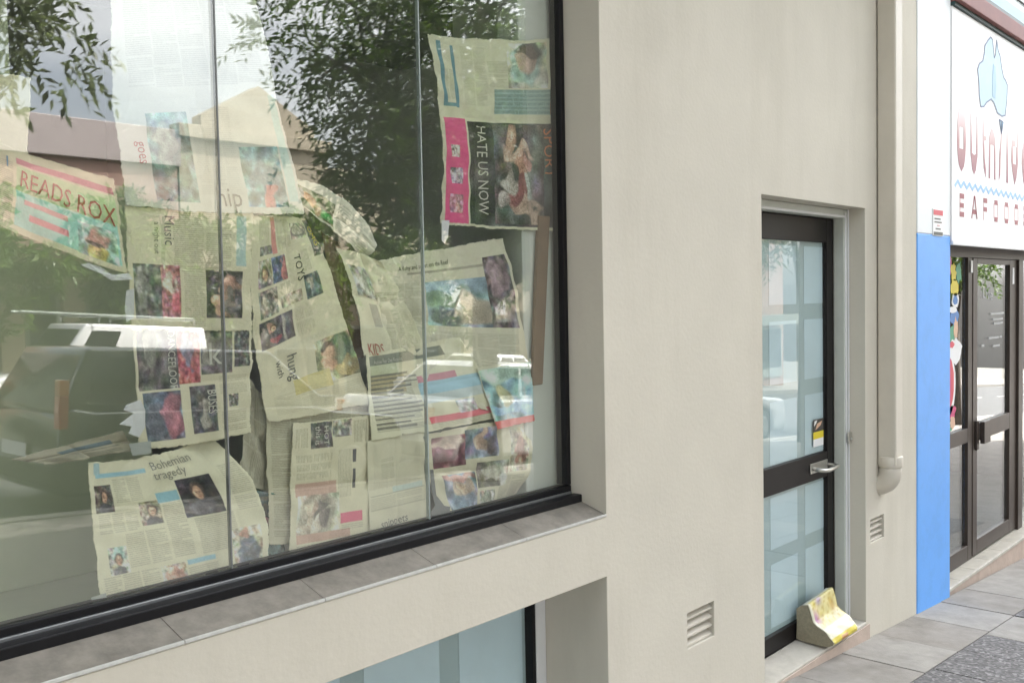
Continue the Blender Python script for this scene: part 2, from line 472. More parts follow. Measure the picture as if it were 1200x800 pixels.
def wall_sheet(x0, x1, z0, z1, ops, thick):
    xs = sorted({x0, x1, *[o[0] for o in ops], *[o[1] for o in ops]})
    zs = sorted({z0, z1, *[o[2] for o in ops], *[o[3] for o in ops]})
    vi, vs, fs = {}, [], []
    def V(*p):
        k = tuple(round(c, 5) for c in p)
        if k not in vi: vi[k] = len(vs); vs.append(k)
        return vi[k]
    def inside(xc, zc, through=False):
        for o in ops:
            if o[0] < xc < o[1] and o[2] < zc < o[3] and (not through or o[5] or o[4] > thick): return True
        return False
    for a, b in zip(xs, xs[1:]):
        for c, d in zip(zs, zs[1:]):
            xc, zc = (a + b) / 2, (c + d) / 2
            if not inside(xc, zc): fs.append((V(a, 0, c), V(b, 0, c), V(b, 0, d), V(a, 0, d)))
            if not inside(xc, zc, True): fs.append((V(a, thick, c), V(a, thick, d), V(b, thick, d), V(b, thick, c)))
    for ox0, ox1, oz0, oz1, dep, thru in ops:
        ox = [x for x in xs if ox0 <= x <= ox1]; oz = [z for z in zs if oz0 <= z <= oz1]
        for a, b in zip(ox, ox[1:]):
            for z in (oz0, oz1):
                if z0 < z < z1: fs.append((V(a, 0, z), V(b, 0, z), V(b, dep, z), V(a, dep, z)))
        for c, d in zip(oz, oz[1:]):
            for x in (ox0, ox1): fs.append((V(x, 0, c), V(x, 0, d), V(x, dep, d), V(x, dep, c)))
        if not thru:
            for a, b in zip(ox, ox[1:]):
                for c, d in zip(oz, oz[1:]): fs.append((V(a, dep, c), V(b, dep, c), V(b, dep, d), V(a, dep, d)))
    for c, d in zip(zs, zs[1:]):
        for x in (x0, x1): fs.append((V(x, 0, c), V(x, thick, c), V(x, thick, d), V(x, 0, d)))
    for a, b in zip(xs, xs[1:]): fs.append((V(a, 0, z1), V(b, 0, z1), V(b, thick, z1), V(a, thick, z1)))
    m = MB(); m.v, m.f = vs, fs
    return m
OPS = [(-1.40, 2.640, 0.955, 2.95, 0.20, True), (-1.40, 2.638, -0.9, 0.752, 0.40, False), (3.752, 4.832, -0.9, 2.103, 0.30, False),
       (3.141, 3.338, 0.359, 0.497, 0.06, False), (4.891, 5.072, 0.408, 0.530, 0.06, False)]
# lower openings are closed pockets deeper than the sheet, so the sheet is built thick there
wall = PB.add(wall_sheet(-4.0, 5.545, -1.3, 13.0, OPS, 0.201), 'wall', 'stucco', 0.006, 2)  # unseen upper wall raised this high to shade the footpath
PB.box('roof', 'grey_far', -4.0, 5.544, .202, 9.0, 12.7, 12.95)
PB.box('rear_wall', 'stucco', -4.0, 5.544, 8.8, 9.0, -1.3, 12.699)
PB.box('side_wall', 'stucco', -4.0, -3.8, .202, 8.799, -1.3, 12.699)
PB.box('shading_eave', 'white_wall', -4.1, 5.50, -.62, -.001, 3.90, 4.02, .01)  # eave out of view, set low to darken the wall top
PB.box('gutter', 'beige_paint', -4.1, 5.50, -.75, -.621, 3.88, 4.04, .02)

# sill: sloping stone slabs with pale grouted front edge
sj = [-1.40, -1.19, -0.811, -0.431, -0.051, 0.329, 0.709, 1.089, 1.469, 1.849, 2.229, 2.640]
for a, b in zip(sj, sj[1:]):
    mb = MB().hexa([(a + .0006, 0.004, .950), (b - .0006, 0.004, .950), (b - .0006, .12, .950), (a + .0006, .12, .950),
                    (a + .0006, 0.004, .963), (b - .0006, 0.004, .963), (b - .0006, .12, 1.000), (a + .0006, .12, 1.000)])
    PB.add(mb, 'sill_slab', 'sill', 0.0008, 1)
    PB.box('sill_grout_edge', 'sill_edge', a + .001, b - .001, -.003, .0035, .9565, .9645, 0.0012)

# big shop window
win = PB.node('shop_window')
PB.box('bottom_track', 'black', -1.40, 2.639, .100, .138, .992, 1.020, .004, win)
PB.box('bead', 'silver', -1.40, 2.630, .1385, .146, 1.0, 1.0265, .002, win)
PB.box('bottom_rail', 'black', -1.40, 2.639, .1465, .195, 1.0, 1.046, .004, win)
PB.box('frame_side', 'black', 2.617, 2.6395, .148, .195, 1.047, 2.95, .003, win)
PB.box('frame_side', 'black', -1.3995, -1.366, .1385, .195, 1.047, 2.95, .003, win)
PB.box('frame_head', 'black', -1.366, 2.6165, .1385, .195, 2.90, 2.949, .003, win)
gx = [-1.366, -0.679, -0.014, 0.648, 1.312, 1.979, 2.617]
for i, (a, b) in enumerate(zip(gx, gx[1:])):
    PB.box('pane', 'glass_win', a + (.003 if i else 0), b - (.003 if i < 5 else 0), .160, .170, 1.046, 2.90, 0, win)
for i, x in enumerate(gx[1:-1]):
    PB.box('silicone_joint', 'silicone_pale' if abs(x - 1.979) < .01 else 'silicone_dark', x - .0018, x + .0018, .1585, .1715, 1.046, 2.90, 0, win)

# lower window with frosted film
lw = PB.node('lower_window')
PB.box('white_frame', 'white_frame', 2.585, 2.637, .272, .33, -.6, .7515, .002, lw)
PB.box('glazing_bead', 'black', 2.566, 2.5845, .275, .33, -.6, .7515, .002, lw)
PB.box('pane', 'glass_door', -1.39, 2.566, .300, .306, -.6, .7515, 0, lw)
PB.box('film_backing', 'film_gap', -1.39, 2.566, .3095, .334, -.6, .7515, 0, lw)
cx = 2.565
cols = [(2.235, 2.548), (1.835, 2.145)] + [(1.835 - .40 * k, 2.145 - .40 * k) for k in range(1, 8)]
for a, b in cols:
    for z0, z1 in ((0.33, 0.715), (-0.09, 0.25), (-.5, -.17)):
        PB.box('frosted_panel', 'film', a, b, .3075, .3085, z0, z1, 0, lw)

# door
dr = PB.node('door')
PB.box('door_frame_side', 'frame_green', 4.786, 4.8315, .088, .145, .03, 2.102, .004, dr)
PB.box('door_frame_stop', 'white_frame', 4.793, 4.806, .0835, .0878, .03, 2.085, .002, dr)
PB.box('door_frame_stop', 'white_frame', 4.822, 4.8305, .0800, .0878, .03, 2.102, .002, dr)
PB.box('door_frame_side', 'frame_green', 3.7525, 3.798, .088, .145, .03, 2.102, .004, dr)
PB.box('door_frame_head', 'frame_green', 3.798, 4.786, .088, .145, 2.058, 2.102, .004, dr)
PB.box('door_frame_stop', 'white_frame', 3.798, 4.793, .0835, .0878, 2.060, 2.071, .002, dr)
for nm, a, b, z0, z1 in (('stile', 4.712, 4.785, .032, 2.055), ('stile', 3.799, 3.885, .032, 2.055), ('top_rail', 3.885, 4.712, 1.938, 2.055),
                         ('middle_rail', 3.885, 4.712, .766, .893), ('bottom_rail', 3.885, 4.712, .032, .112)):
    PB.box(nm, 'bronze', a, b, .146, .19, z0, z1, .003, dr)
for z0, z1 in ((.893, 1.938), (.112, .766)):
    PB.box('pane', 'glass_door', 3.885, 4.712, .160, .166, z0, z1, 0, dr)
    PB.box('film_backing', 'film_gap', 3.885, 4.712, .1695, .186, z0, z1, 0, dr)
for a, b in ((3.89, 4.052), (4.138, 4.416), (4.500, 4.710)):
    for z0, z1 in ((1.637, 1.915), (1.268, 1.560), (.897, 1.190), (.503, .745), (.135, .433)):
        PB.box('frosted_panel', 'film', a, b, .1675, .1685, z0, z1, 0, dr)
mb = MB().box(4.505, 4.70, .1395, .1455, .805, .855)
PB.add(mb, 'handle_plate', 'steel', .002, parent=dr)
hp = [(4.535, .142, .828), (4.535, .105, .826), (4.548, .083, .824), (4.575, .078, .823), (4.66, .078, .826), (4.690, .083, .827), (4.703, .105, .828), (4.703, .142, .828)]
PB.add(MB().tube(hp, .0105, 10), 'handle', 'steel', smooth=True, parent=dr)
mb = MB().box(4.792, 4.824, .068, .0795, .925, .985); mb.box(4.795, 4.806, .055, .0675, .945, .957)
PB.add(mb, 'lock_plate', 'steel', .003, parent=dr)

# door step
mb = MB().hexa([(3.753, -.004, -.5), (4.831, -.004, -.5), (4.831, .145, -.5), (3.753, .145, -.5),
                (3.753, -.004, .017), (4.831, -.004, .020), (4.831, .145, .034), (3.753, .145, .031)])
PB.add(mb, 'door_step', 'step', .004)
mb = MB().hexa([(3.70, -.010, -.45), (4.86, -.010, -.45), (4.86, -.0045, -.45), (3.70, -.0045, -.45),
                (3.70, -.010, .008), (4.86, -.010, .006), (4.86, -.0045, .006), (3.70, -.0045, .008)])
PB.add(mb, 'step_face', 'step_edge', .002)

# air vents
for x0, x1, z0, z1 in ((3.141, 3.338, .359, .497), (4.891, 5.072, .408, .530)):
    vt = PB.node('air_vent')
    n = 4; h = (z1 - z0) / n
    for k in range(n):
        zb = z0 + k * h
        mb = MB().hexa([(x0 + .002, .010, zb + .003), (x1 - .002, .010, zb + .003), (x1 - .002, .052, zb + h * .62), (x0 + .002, .052, zb + h * .62),
                        (x0 + .002, .010, zb + .010), (x1 - .002, .010, zb + .010), (x1 - .002, .052, zb + h * .62 + .007), (x0 + .002, .052, zb + h * .62 + .007)])
        PB.add(mb, 'louvre', 'beige_paint', parent=vt)

# downpipe with elbow shoe going back into the wall
dp = PB.node('downpipe')
PB.box('pipe', 'beige_paint', 4.977, 5.074, -.098, -.004, .80, 3.899, .008, dp)
PB.add(MB().tube([(5.0255, -.051, .845), (5.0255, -.051, .79)], .062, 20), 'socket', 'beige_paint', .004, 2, True, dp)
arc = [(5.0255, -.051, .80)] + [(5.0255, .022 - .073 * math.cos(a), .765 - .073 * math.sin(a)) for a in [math.radians(10 * k) for k in range(0, 10)]]
PB.add(MB().tube(arc, .056, 20), 'elbow', 'beige_paint', 0, 2, True, dp)
for z in (3.6,):
    PB.box('pipe_strap', 'beige_paint', 4.972, 5.079, -.1005, -.002, z, z + .022, .001, dp)

# room behind the big window
PB.box('room_wall', 'room', 2.72, 2.82, .21, 3.6, .80, 3.2)
PB.box('room_wall', 'room', -1.75, -1.65, .21, 3.6, .80, 3.2)
PB.box('room_back_wall', 'room', -1.75, 2.82, 3.6, 3.7, .80, 3.2)
PB.box('room_ceiling', 'room', -1.75, 2.82, .21, 3.7, 3.2, 3.3)
PB.box('room_floor', 'room_dark', -1.75, 2.82, .21, 3.7, .78, .86)
PB.box('added_back_panel', 'panel', -1.64, 1.36, .62, .66, .9855, 2.02, .004)  # pale board added behind the left panes to lighten them
PB.box('added_back_panel', 'panel', -1.64, 1.02, .62, .66, 2.0205, 2.60, .004)  # upper board added as a pale veil behind the mirrored sky
PB.box('display_base', 'room_floor', -1.64, 2.715, .215, 1.75, .90, .985, .004)
PB.box('bulkhead', 'room_dark', 1.2, 2.715, .75, 1.05, 2.62, 3.195, .004)
PB.box('room_column', 'room', 2.470, 2.639, .205, .30, .99, 3.19, .004)

# ------------------------------------------------------------------ blue and white seafood shop
shop = thing('seafood_shop', 'white and bright blue painted seafood shop with brown glazed doors', 'building', (7.8, 0, -.2))
PS = P(shop)
PS.box('blue_pier', 'blue', 5.546, 6.09, -.006, .42, -.9, 2.006, .006)
PS.box('white_pier', 'white_wall', 5.546, 6.09, -.006, .42, 2.0065, 13.0, .006)
PS.box('upper_wall', 'white_wall', 6.0905, 9.7, .002, .42, 1.985, 13.0, .004)  # unseen upper storeys, made tall to cast shade on the footpath
PS.box('roof', 'grey_far', 5.547, 10.29, .421, 9.0, 12.7, 12.9)
PS.box('rear_wall', 'white_wall', 5.547, 10.29, 8.8, 9.0, -1.3, 12.699)
PS.box('blue_pier', 'blue', 9.701, 10.3, -.006, .42, -1.2, 2.006, .006)
PS.box('white_pier', 'white_wall', 9.701, 10.3, -.006, .42, 2.0065, 13.0, .006)
PS.box('cornice_shadow_strip', 'band_dark', 6.0905, 10.3, -.030, .001, 3.352, 3.3735)  # dark colour stands in for the shadow line under the cornice
PS.box('cornice_brown_band', 'band_brown', 6.0905, 10.3, -.060, .001, 3.374, 3.472, .004)
PS.box('cornice_green_line', 'band_dark', 6.0905, 10.3, -.048, .001, 3.4725, 3.502)
PS.box('cornice_blue_band', 'band_blue', 6.0905, 10.3, -.040, .001, 3.5025, 3.585, .003)
PS.box('cornice_thin_line', 'ink_grey', 6.0905, 10.3, -.012, .001, 3.600, 3.606)
PS.box('cornice_thin_line', 'ink_grey', 6.0905, 10.3, -.012, .001, 3.675, 3.680)
# glazing
YD = .13
sg = PS.node('shop_front')
def fr(nm, a, b, z0, z1, y0=YD, y1=YD + .05): PS.box(nm, 'brown', a, b, y0, y1, z0, z1, .003, sg)
fr('frame_head', 6.091, 9.70, 1.900, 1.984)
fr('frame_post', 6.091, 6.16, -.13, 1.8995)
fr('frame_post', 6.872, 6.960, -.13, 1.8995)
fr('frame_post', 7.995, 8.11, -.13, 1.8995, YD - .02, YD + .06)
fr('frame_post', 9.60, 9.699, -.13, 1.8995)
fr('middle_rail', 6.1605, 6.8715, .67, .765)
fr('bottom_rail', 6.1605, 6.8715, -.13, -.025)
PS.box('pane', 'glass_shop', 6.1605, 6.8715, YD + .020, YD + .028, .765, 1.8995, 0, sg)
PS.box('pane', 'glass_shop', 6.1605, 6.8715, YD + .020, YD + .028, -.025, .67, 0, sg)
PS.box('pane', 'glass_shop', 8.11, 9.60, YD + .020, YD + .028, -.13, 1.8995, 0, sg)
sd = PS.node('shop_door')
def dd(nm, a, b, z0, z1): PS.box(nm, 'brown', a, b, YD - .004, YD + .042, z0, z1, .003, sd)
dd('stile', 6.963, 7.056, -.118, 1.897); dd('stile', 7.817, 7.992, -.118, 1.897)
dd('top_rail', 7.0565, 7.8165, 1.86, 1.897); dd('middle_rail', 7.0565, 7.8165, .655, .775); dd('bottom_rail', 7.0565, 7.8165, -.118, -.020)
PS.box('pane', 'glass_shop', 7.0565, 7.8165, YD + .014, YD + .022, .775, 1.86, 0, sd)
PS.box('pane', 'glass_shop', 7.0565, 7.8165, YD + .014, YD + .022, -.020, .655, 0, sd)
mb = MB().box(7.00, 7.05, YD - .02, YD - .0045, .60, .80); mb.box(7.06, 7.20, YD - .05, YD - .0195, .64, .79)
PS.add(mb, 'door_latch', 'brown', .004, parent=sd)
# tiled step
for i in range(12):
    a = 6.092 + i * .30
    mb = MB().box(a + .002, a + .298, .028, .178, -.19, -.1305); PS.add(mb, 'step_tile', 'tile', .003)
PS.box('step_base', 'step_edge', 6.0915, 9.69, .022, .5, -1.2, -.136, .003)
PS.box('step_nosing', 'step', 6.0915, 9.69, .014, .0275, -.150, -.1285, .003)
# dim interior
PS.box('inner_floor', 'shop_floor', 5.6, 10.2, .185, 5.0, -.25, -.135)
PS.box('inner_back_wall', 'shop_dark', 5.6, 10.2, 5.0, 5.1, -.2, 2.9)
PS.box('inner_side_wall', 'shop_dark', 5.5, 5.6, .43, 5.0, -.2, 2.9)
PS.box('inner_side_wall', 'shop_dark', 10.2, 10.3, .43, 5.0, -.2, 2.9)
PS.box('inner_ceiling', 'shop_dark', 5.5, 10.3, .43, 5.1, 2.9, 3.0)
ct = thing('shop_counter', 'pale counter inside the seafood shop behind the glass door', 'counter', (7.7, 2.2, -.135))
MB().box(-1.2, 1.2, 0, .7, 0, .95).build('counter_body', 'grey_far', ct, .01)
MB().box(-1.25, 1.25, -.05, .75, .9505, 1.0).build('counter_top', 'white', ct, .01)

# ------------------------------------------------------------------ shop sign
sign = thing('shop_sign', 'white seafood shop sign with faded lettering above the brown glass doors', 'sign', (7.8, 0, 1.98))
PG = P(sign)
PG.box('board', 'sign_white', 6.0925, 9.69, -.014, .001, 1.978, 3.351, .002)
PG.box('bottom_trim', 'white_frame', 6.0925, 9.69, -.020, .001, 1.955, 1.9775, .002)
YS = -.0143
def flat(name, m, pts, y=YS, parent=None, t=.0012):
    return PG.add(MB().prism(pts, lambda p, s: (p[0], y - t * s, p[1])), name, m, parent=parent)
def stroke(name, m, a, b, w, y=YS, t=.0012):
    a, b = Vector(a), Vector(b); d = (b - a).normalized(); n = Vector((-d.y, d.x)) * w / 2
    return flat(name, m, [a + n, b + n, b - n, a - n], y, t=t)
# map of the continent
mp = [(6.782, 3.285), (6.83, 3.31), (6.87, 3.30), (6.885, 3.258), (6.905, 3.19), (6.935, 3.22), (6.959, 3.315), (6.995, 3.25), (7.036, 3.225), (7.075, 3.15), (7.116, 3.098), (7.16, 3.085), (7.205, 3.060),
      (7.195, 2.97), (7.157, 2.852), (7.08, 2.838), (6.98, 2.848), (6.93, 2.885), (6.90, 2.905), (6.844, 2.918), (6.75, 2.885), (6.69, 2.85), (6.629, 2.842), (6.60, 2.90), (6.590, 2.98), (6.564, 3.065), (6.60, 3.105), (6.669, 3.134), (6.70, 3.19), (6.71, 3.236)]
mp = [(x, z - .008) for x, z in mp]
flat('map_shape', 'sign_map', mp)
flat('map_fold', 'sign_map2', [(6.885, 3.14), (6.93, 3.13), (6.95, 3.0), (6.93, 2.925), (6.87, 2.93), (6.865, 3.03)], YS - .0016, t=.001)
for a, b in zip(mp, mp[1:] + mp[:1]):
    stroke('map_outline', 'sign_line', a, b, .010, YS - .0016, .0008)
flat('map_island', 'sign_map2', [(7.02, 2.80), (7.11, 2.795), (7.10, 2.755), (7.075, 2.715), (7.05, 2.75)])
for a, b in (((7.02, 2.80), (7.11, 2.795)), ((7.11, 2.795), (7.075, 2.715)), ((7.075, 2.715), (7.02, 2.80))):
    stroke('map_outline', 'sign_line', a, b, .010, YS - .0016, .0012)
# tall lettering, OUTHSIDe
def lens(cx, w, z0, z1, hole=None):
    n = 12; zc, h = (z0 + z1) / 2, (z1 - z0) / 2
    L = [(cx - w / 2 * math.sqrt(max(0, 1 - (t / 1.0) ** 2)) , zc + h * t) for t in [1 - 2 * k / n for k in range(n + 1)]]
    Rr = [(cx + (cx - x), z) for x, z in L]
    if hole is None:
        flat('letter', 'fade', L + Rr[::-1][1:-1]); return
    hw, hz0, hz1 = hole
    flat('letter', 'fade', [p for p in L] + [(cx, hz0), (cx - hw / 2, hz0), (cx - hw / 2, hz1), (cx, hz1)])
    flat('letter', 'fade', [p for p in Rr] + [(cx, hz0), (cx + hw / 2, hz0), (cx + hw / 2, hz1), (cx, hz1)])
LB, LT = 2.400, 2.800
lens(6.259, .166, LB, LT, (.075, 2.535, 2.665))
flat('letter', 'fade', [(6.427, LT - .03), (6.452, LT - .03), (6.462, 2.53), (6.50, 2.52), (6.538, 2.53), (6.549, LT - .03), (6.574, LT - .03), (6.568, 2.52), (6.535, 2.43), (6.50, LB), (6.465, 2.43), (6.433, 2.52)])
flat('letter', 'fade', [(6.672, LT - .01), (6.695, LT - .01), (6.70, 2.66), (6.74, 2.66), (6.74, 2.635), (6.705, 2.63), (6.715, 2.52), (6.741, 2.45), (6.735, LB), (6.695, 2.46), (6.676, 2.60)])
flat('letter', 'fade', [(6.80, LB), (6.83, LB), (6.835, 2.62), (6.91, 2.62), (6.915, LB), (6.946, LB), (6.94, 2.66), (6.89, 2.72), (6.85, 2.72), (6.805, 2.66)])
flat('letter', 'fade', [(7.02, LB), (7.05, 2.44), (7.06, 2.56), (7.09, 2.70), (7.075, 2.80), (7.06, 2.80), (7.065, 2.70), (7.03, 2.58), (7.022, 2.48)])
flat('letter', 'fade', [(7.19, LB), (7.232, LB), (7.226, 2.80), (7.196, 2.80)])
flat('letter', 'fade', [(7.30, 2.56), (7.34, 2.47), (7.385, LB), (7.43, 2.45), (7.466, 2.55), (7.468, 2.84), (7.445, 2.84), (7.44, 2.66), (7.42, 2.66), (7.42, 2.54), (7.35, 2.54), (7.35, 2.66), (7.40, 2.66), (7.40, 2.70), (7.33, 2.70), (7.305, 2.64)])
flat('letter', 'fade', [(7.56, 2.56), (7.60, 2.44), (7.64, LB), (7.70, 2.44), (7.72, 2.50), (7.66, 2.50), (7.62, 2.53), (7.62, 2.58), (7.73, 2.58), (7.72, 2.68), (7.65, 2.74), (7.59, 2.70), (7.562, 2.62)])
# wavy line
prev = None
for k in range(60):
    p = (6.14 + k * .055, 2.322 + (.017 if k % 2 else -.017))
    if prev: stroke('wave', 'sign_wave', prev, p, .02)
    prev = p
# small lettering, EAFOODS: heavy dark bars and thin faded uprights
def bar(x0, x1, z0, z1, m='sign_red'): flat('letter_bar', m, [(x0, z0), (x1, z0), (x1, z1), (x0, z1)])
Z0, Z1 = 2.128, 2.268
def let(ch, c):
    w = .044
    if ch in 'ES':
        bar(c - w, c + w * .8, Z1 - .030, Z1); bar(c - w, c + w * .7, 2.183, 2.211); bar(c - w, c + w * .8, Z0, Z0 + .030)
        bar(c - w, c - w + .012, Z0 + .031, 2.182, 'sign_thin'); bar(c - w, c - w + .012, 2.212, Z1 - .031, 'sign_thin')
    if ch == 'F':
        bar(c - w, c + w * .8, Z1 - .030, Z1); bar(c - w, c + w * .7, 2.183, 2.211)
        bar(c - w, c - w + .012, Z0, 2.182, 'sign_thin'); bar(c - w, c - w + .012, 2.212, Z1 - .031, 'sign_thin')
    if ch == 'A':
        stroke('letter_bar', 'sign_red', (c - .05, Z0), (c, Z1), .014); stroke('letter_bar', 'sign_red', (c + .05, Z0), (c + .003, Z1), .014, YS - .0016)
        bar(c - .034, c + .034, Z0 + .028, Z0 + .056)
    if ch in 'OD':
        bar(c - .034, c + .034, Z1 - .030, Z1); bar(c - .034, c + .034, Z0, Z0 + .030)
        bar(c - .048, c - .036, Z0 + .02, Z1 - .02, 'sign_thin'); bar(c + .036, c + .048, Z0 + .02, Z1 - .02, 'sign_thin')
for ch, c in zip('EAFOODS', (6.273, 6.508, 6.735, 6.960, 7.197, 7.433, 7.659)): let(ch, c)

# notice on the pier
nt = thing('notice_plate', 'small white notice with red top strip on the white and blue pier', 'notice', (5.86, -.006, 2.0))
PN = P(nt)
PN.box('plate', 'white', 5.778, 5.945, -.011, -.0065, 2.000, 2.152, .001)
PN.box('red_strip', 'red', 5.785, 5.938, -.0125, -.0112, 2.118, 2.147)
PN.box('dark_strip', 'ink_grey', 5.788, 5.935, -.0125, -.0112, 2.004, 2.022)
for k, (a, b) in enumerate(((5.82, 5.90), (5.845, 5.885), (5.80, 5.92), (5.80, 5.90))):
    PN.box('print_line', 'ink_grey' if k != 1 else 'sign_thin', a, b, -.0122, -.0112, 2.036 + k * .019, 2.0435 + k * .019)

# ------------------------------------------------------------------ unseen shop added on the left; its awning blocks sky from the reveals
nb = thing('added_left_shop', 'added unseen cream shop with a sky-blocking awning to the left of the beige building', 'building', (-9.0, 0, 1.0))
PL = P(nb)
PL.box('wall', 'cream_far', -16.0, -4.005, -.02, 9.0, -1.0, 12.2, .01)
PL.box('awning', 'grey_far', -16.0, -1.50, -4.6, -.76, 3.05, 3.25, .01)
PL.box('awning', 'grey_far', -16.0, -4.006, -.7595, -.0205, 3.05, 3.25)
PL.box('awning_fascia', 'cream_far', -16.0, -1.50, -4.66, -4.601, 2.85, 3.55, .01)
PL.box('awning_end', 'cream_far', -1.499, -1.44, -4.66, -.76, 2.85, 3.55, .01)
for x in (-15.5, -9.2, -3.6): PL.box('awning_post', 'white_frame', x, x + .09, -4.5, -4.41, gz(x) - .2, 3.049, .01)
for x in (-14.5, -10.0, -7.0):
    w = PL.box('shopfront_frame', 'grey_far', x, x + 2.6, -.06, -.0205, gz(x) + .3, 2.9, .005)
    PL.box('pane', 'glass_dark', x + .1, x + 2.5, -.068, -.0605, gz(x) + .5, 2.8, 0, w)

# next building along, right of the seafood shop
rb = thing('right_neighbour_building', 'plain brick neighbouring building to the right of the seafood shop', 'building', (16.0, 0, -1.0))
PR = P(rb)
PR.box('wall', 'brick_far', 10.305, 26.0, -.01, 9.0, -2.5, 12.4, .01)
for x in (11.2, 14.6, 18.0, 21.4):
    w = PR.box('shopfront_frame', 'white_frame', x, x + 2.4, -.05, -.0105, gz(x) + .4, gz(x) + 2.8, .005)
    PR.box('pane', 'glass_dark', x + .1, x + 2.3, -.06, -.0505, gz(x) + .5, gz(x) + 2.7, 0, w)

SHEETS = {
 'corner': ((0.729, 2.179), (0.810, 2.180), (0.896, 2.180), (0.726, 2.108), (0.804, 2.103), (0.888, 2.097), (0.723, 2.037), (0.799, 2.026), (0.879, 2.014)),
 'blank': ((1.064, 2.421), (1.239, 2.460), (1.436, 2.504), (1.070, 2.150), (1.275, 2.189), (1.505, 2.225), (1.089, 1.923), (1.316, 1.917), (1.574, 1.928)),
 'cartoon': ((0.739, 2.055), (0.886, 2.019), (1.065, 1.983), (0.736, 1.988), (0.889, 1.932), (1.077, 1.874), (0.733, 1.916), (0.879, 1.840), (1.089, 1.765)),
 'colA': ((1.089, 1.923), (1.248, 1.922), (1.425, 1.921), (1.089, 1.784), (1.245, 1.778), (1.416, 1.773), (1.094, 1.637), (1.243, 1.631), (1.407, 1.625)),
 'colB': ((1.095, 1.653), (1.247, 1.651), (1.415, 1.650), (1.099, 1.506), (1.250, 1.507), (1.407, 1.509), (1.110, 1.361), (1.261, 1.360), (1.398, 1.367)),
 'bohemian': ((0.988, 1.345), (1.128, 1.347), (1.312, 1.364), (0.986, 1.202), (1.180, 1.195), (1.422, 1.196), (0.998, 1.030), (1.215, 1.030), (1.434, 1.028)),
 'band': ((0.826, 1.377), (0.942, 1.393), (1.069, 1.411), (0.860, 1.367), (0.969, 1.376), (1.086, 1.385), (0.895, 1.358), (0.996, 1.358), (1.104, 1.358)),
 'hung': ((1.425, 1.916), (1.517, 1.919), (1.615, 1.921), (1.421, 1.609), (1.557, 1.657), (1.697, 1.702), (1.462, 1.386), (1.605, 1.393), (1.793, 1.403)),
 'flap': ((1.558, 2.020), (1.712, 1.977), (1.852, 1.870), (1.560, 1.987), (1.694, 1.923), (1.826, 1.841), (1.561, 1.954), (1.688, 1.883), (1.800, 1.813)),
 'slant': ((1.699, 1.846), (1.767, 1.827), (1.837, 1.806), (1.742, 1.713), (1.830, 1.694), (1.931, 1.694), (1.772, 1.539), (1.886, 1.536), (2.008, 1.533)),
 'reef': ((1.831, 1.809), (2.081, 1.846), (2.380, 1.894), (1.824, 1.646), (2.117, 1.621), (2.456, 1.606), (1.817, 1.483), (2.159, 1.378), (2.491, 1.279)),
 'listing': ((1.776, 1.548), (1.952, 1.561), (2.146, 1.575), (1.781, 1.433), (2.004, 1.437), (2.250, 1.451), (1.796, 1.305), (2.064, 1.301), (2.334, 1.307)),
 'hateus': ((2.073, 2.490), (2.328, 2.516), (2.662, 2.582), (2.096, 2.210), (2.349, 2.225), (2.655, 2.255), (2.091, 1.921), (2.351, 1.918), (2.649, 1.926)),
 'beach': ((2.219, 1.475), (2.347, 1.483), (2.483, 1.491), (2.265, 1.377), (2.374, 1.381), (2.489, 1.385), (2.312, 1.276), (2.402, 1.277), (2.495, 1.278)),
 'circle': ((1.528, 1.376), (1.653, 1.374), (1.788, 1.372), (1.519, 1.202), (1.646, 1.193), (1.785, 1.187), (1.504, 1.017), (1.638, 1.009), (1.782, 1.001)),
 'pale': ((1.777, 1.298), (1.882, 1.302), (1.994, 1.307), (1.777, 1.157), (1.884, 1.158), (1.998, 1.160), (1.777, 1.014), (1.886, 1.014), (2.002, 1.013)),
 'corner_pics': ((2.000, 1.296), (2.235, 1.296), (2.500, 1.295), (2.014, 1.161), (2.238, 1.150), (2.486, 1.132), (2.070, 1.021), (2.244, 1.008), (2.409, 1.010)),
 'hanging': ((1.410, 1.513), (1.454, 1.466), (1.500, 1.417), (1.406, 1.383), (1.451, 1.342), (1.517, 1.303), (1.369, 1.258), (1.430, 1.216), (1.518, 1.186)),
 'darkposter': ((1.390, 1.223), (1.450, 1.207), (1.513, 1.191), (1.407, 1.123), (1.456, 1.112), (1.507, 1.100), (1.423, 1.021), (1.462, 1.015), (1.501, 1.009)),
 'backing': ((1.454, 1.444), (1.633, 1.439), (1.831, 1.433), (1.456, 1.256), (1.634, 1.236), (1.832, 1.213), (1.458, 1.067), (1.636, 1.031), (1.833, 0.991)),
 'browncard': ((1.651, 1.886), (1.701, 1.865), (1.752, 1.843), (1.688, 1.714), (1.729, 1.702), (1.771, 1.689), (1.727, 1.537), (1.758, 1.535), (1.791, 1.533)),
}
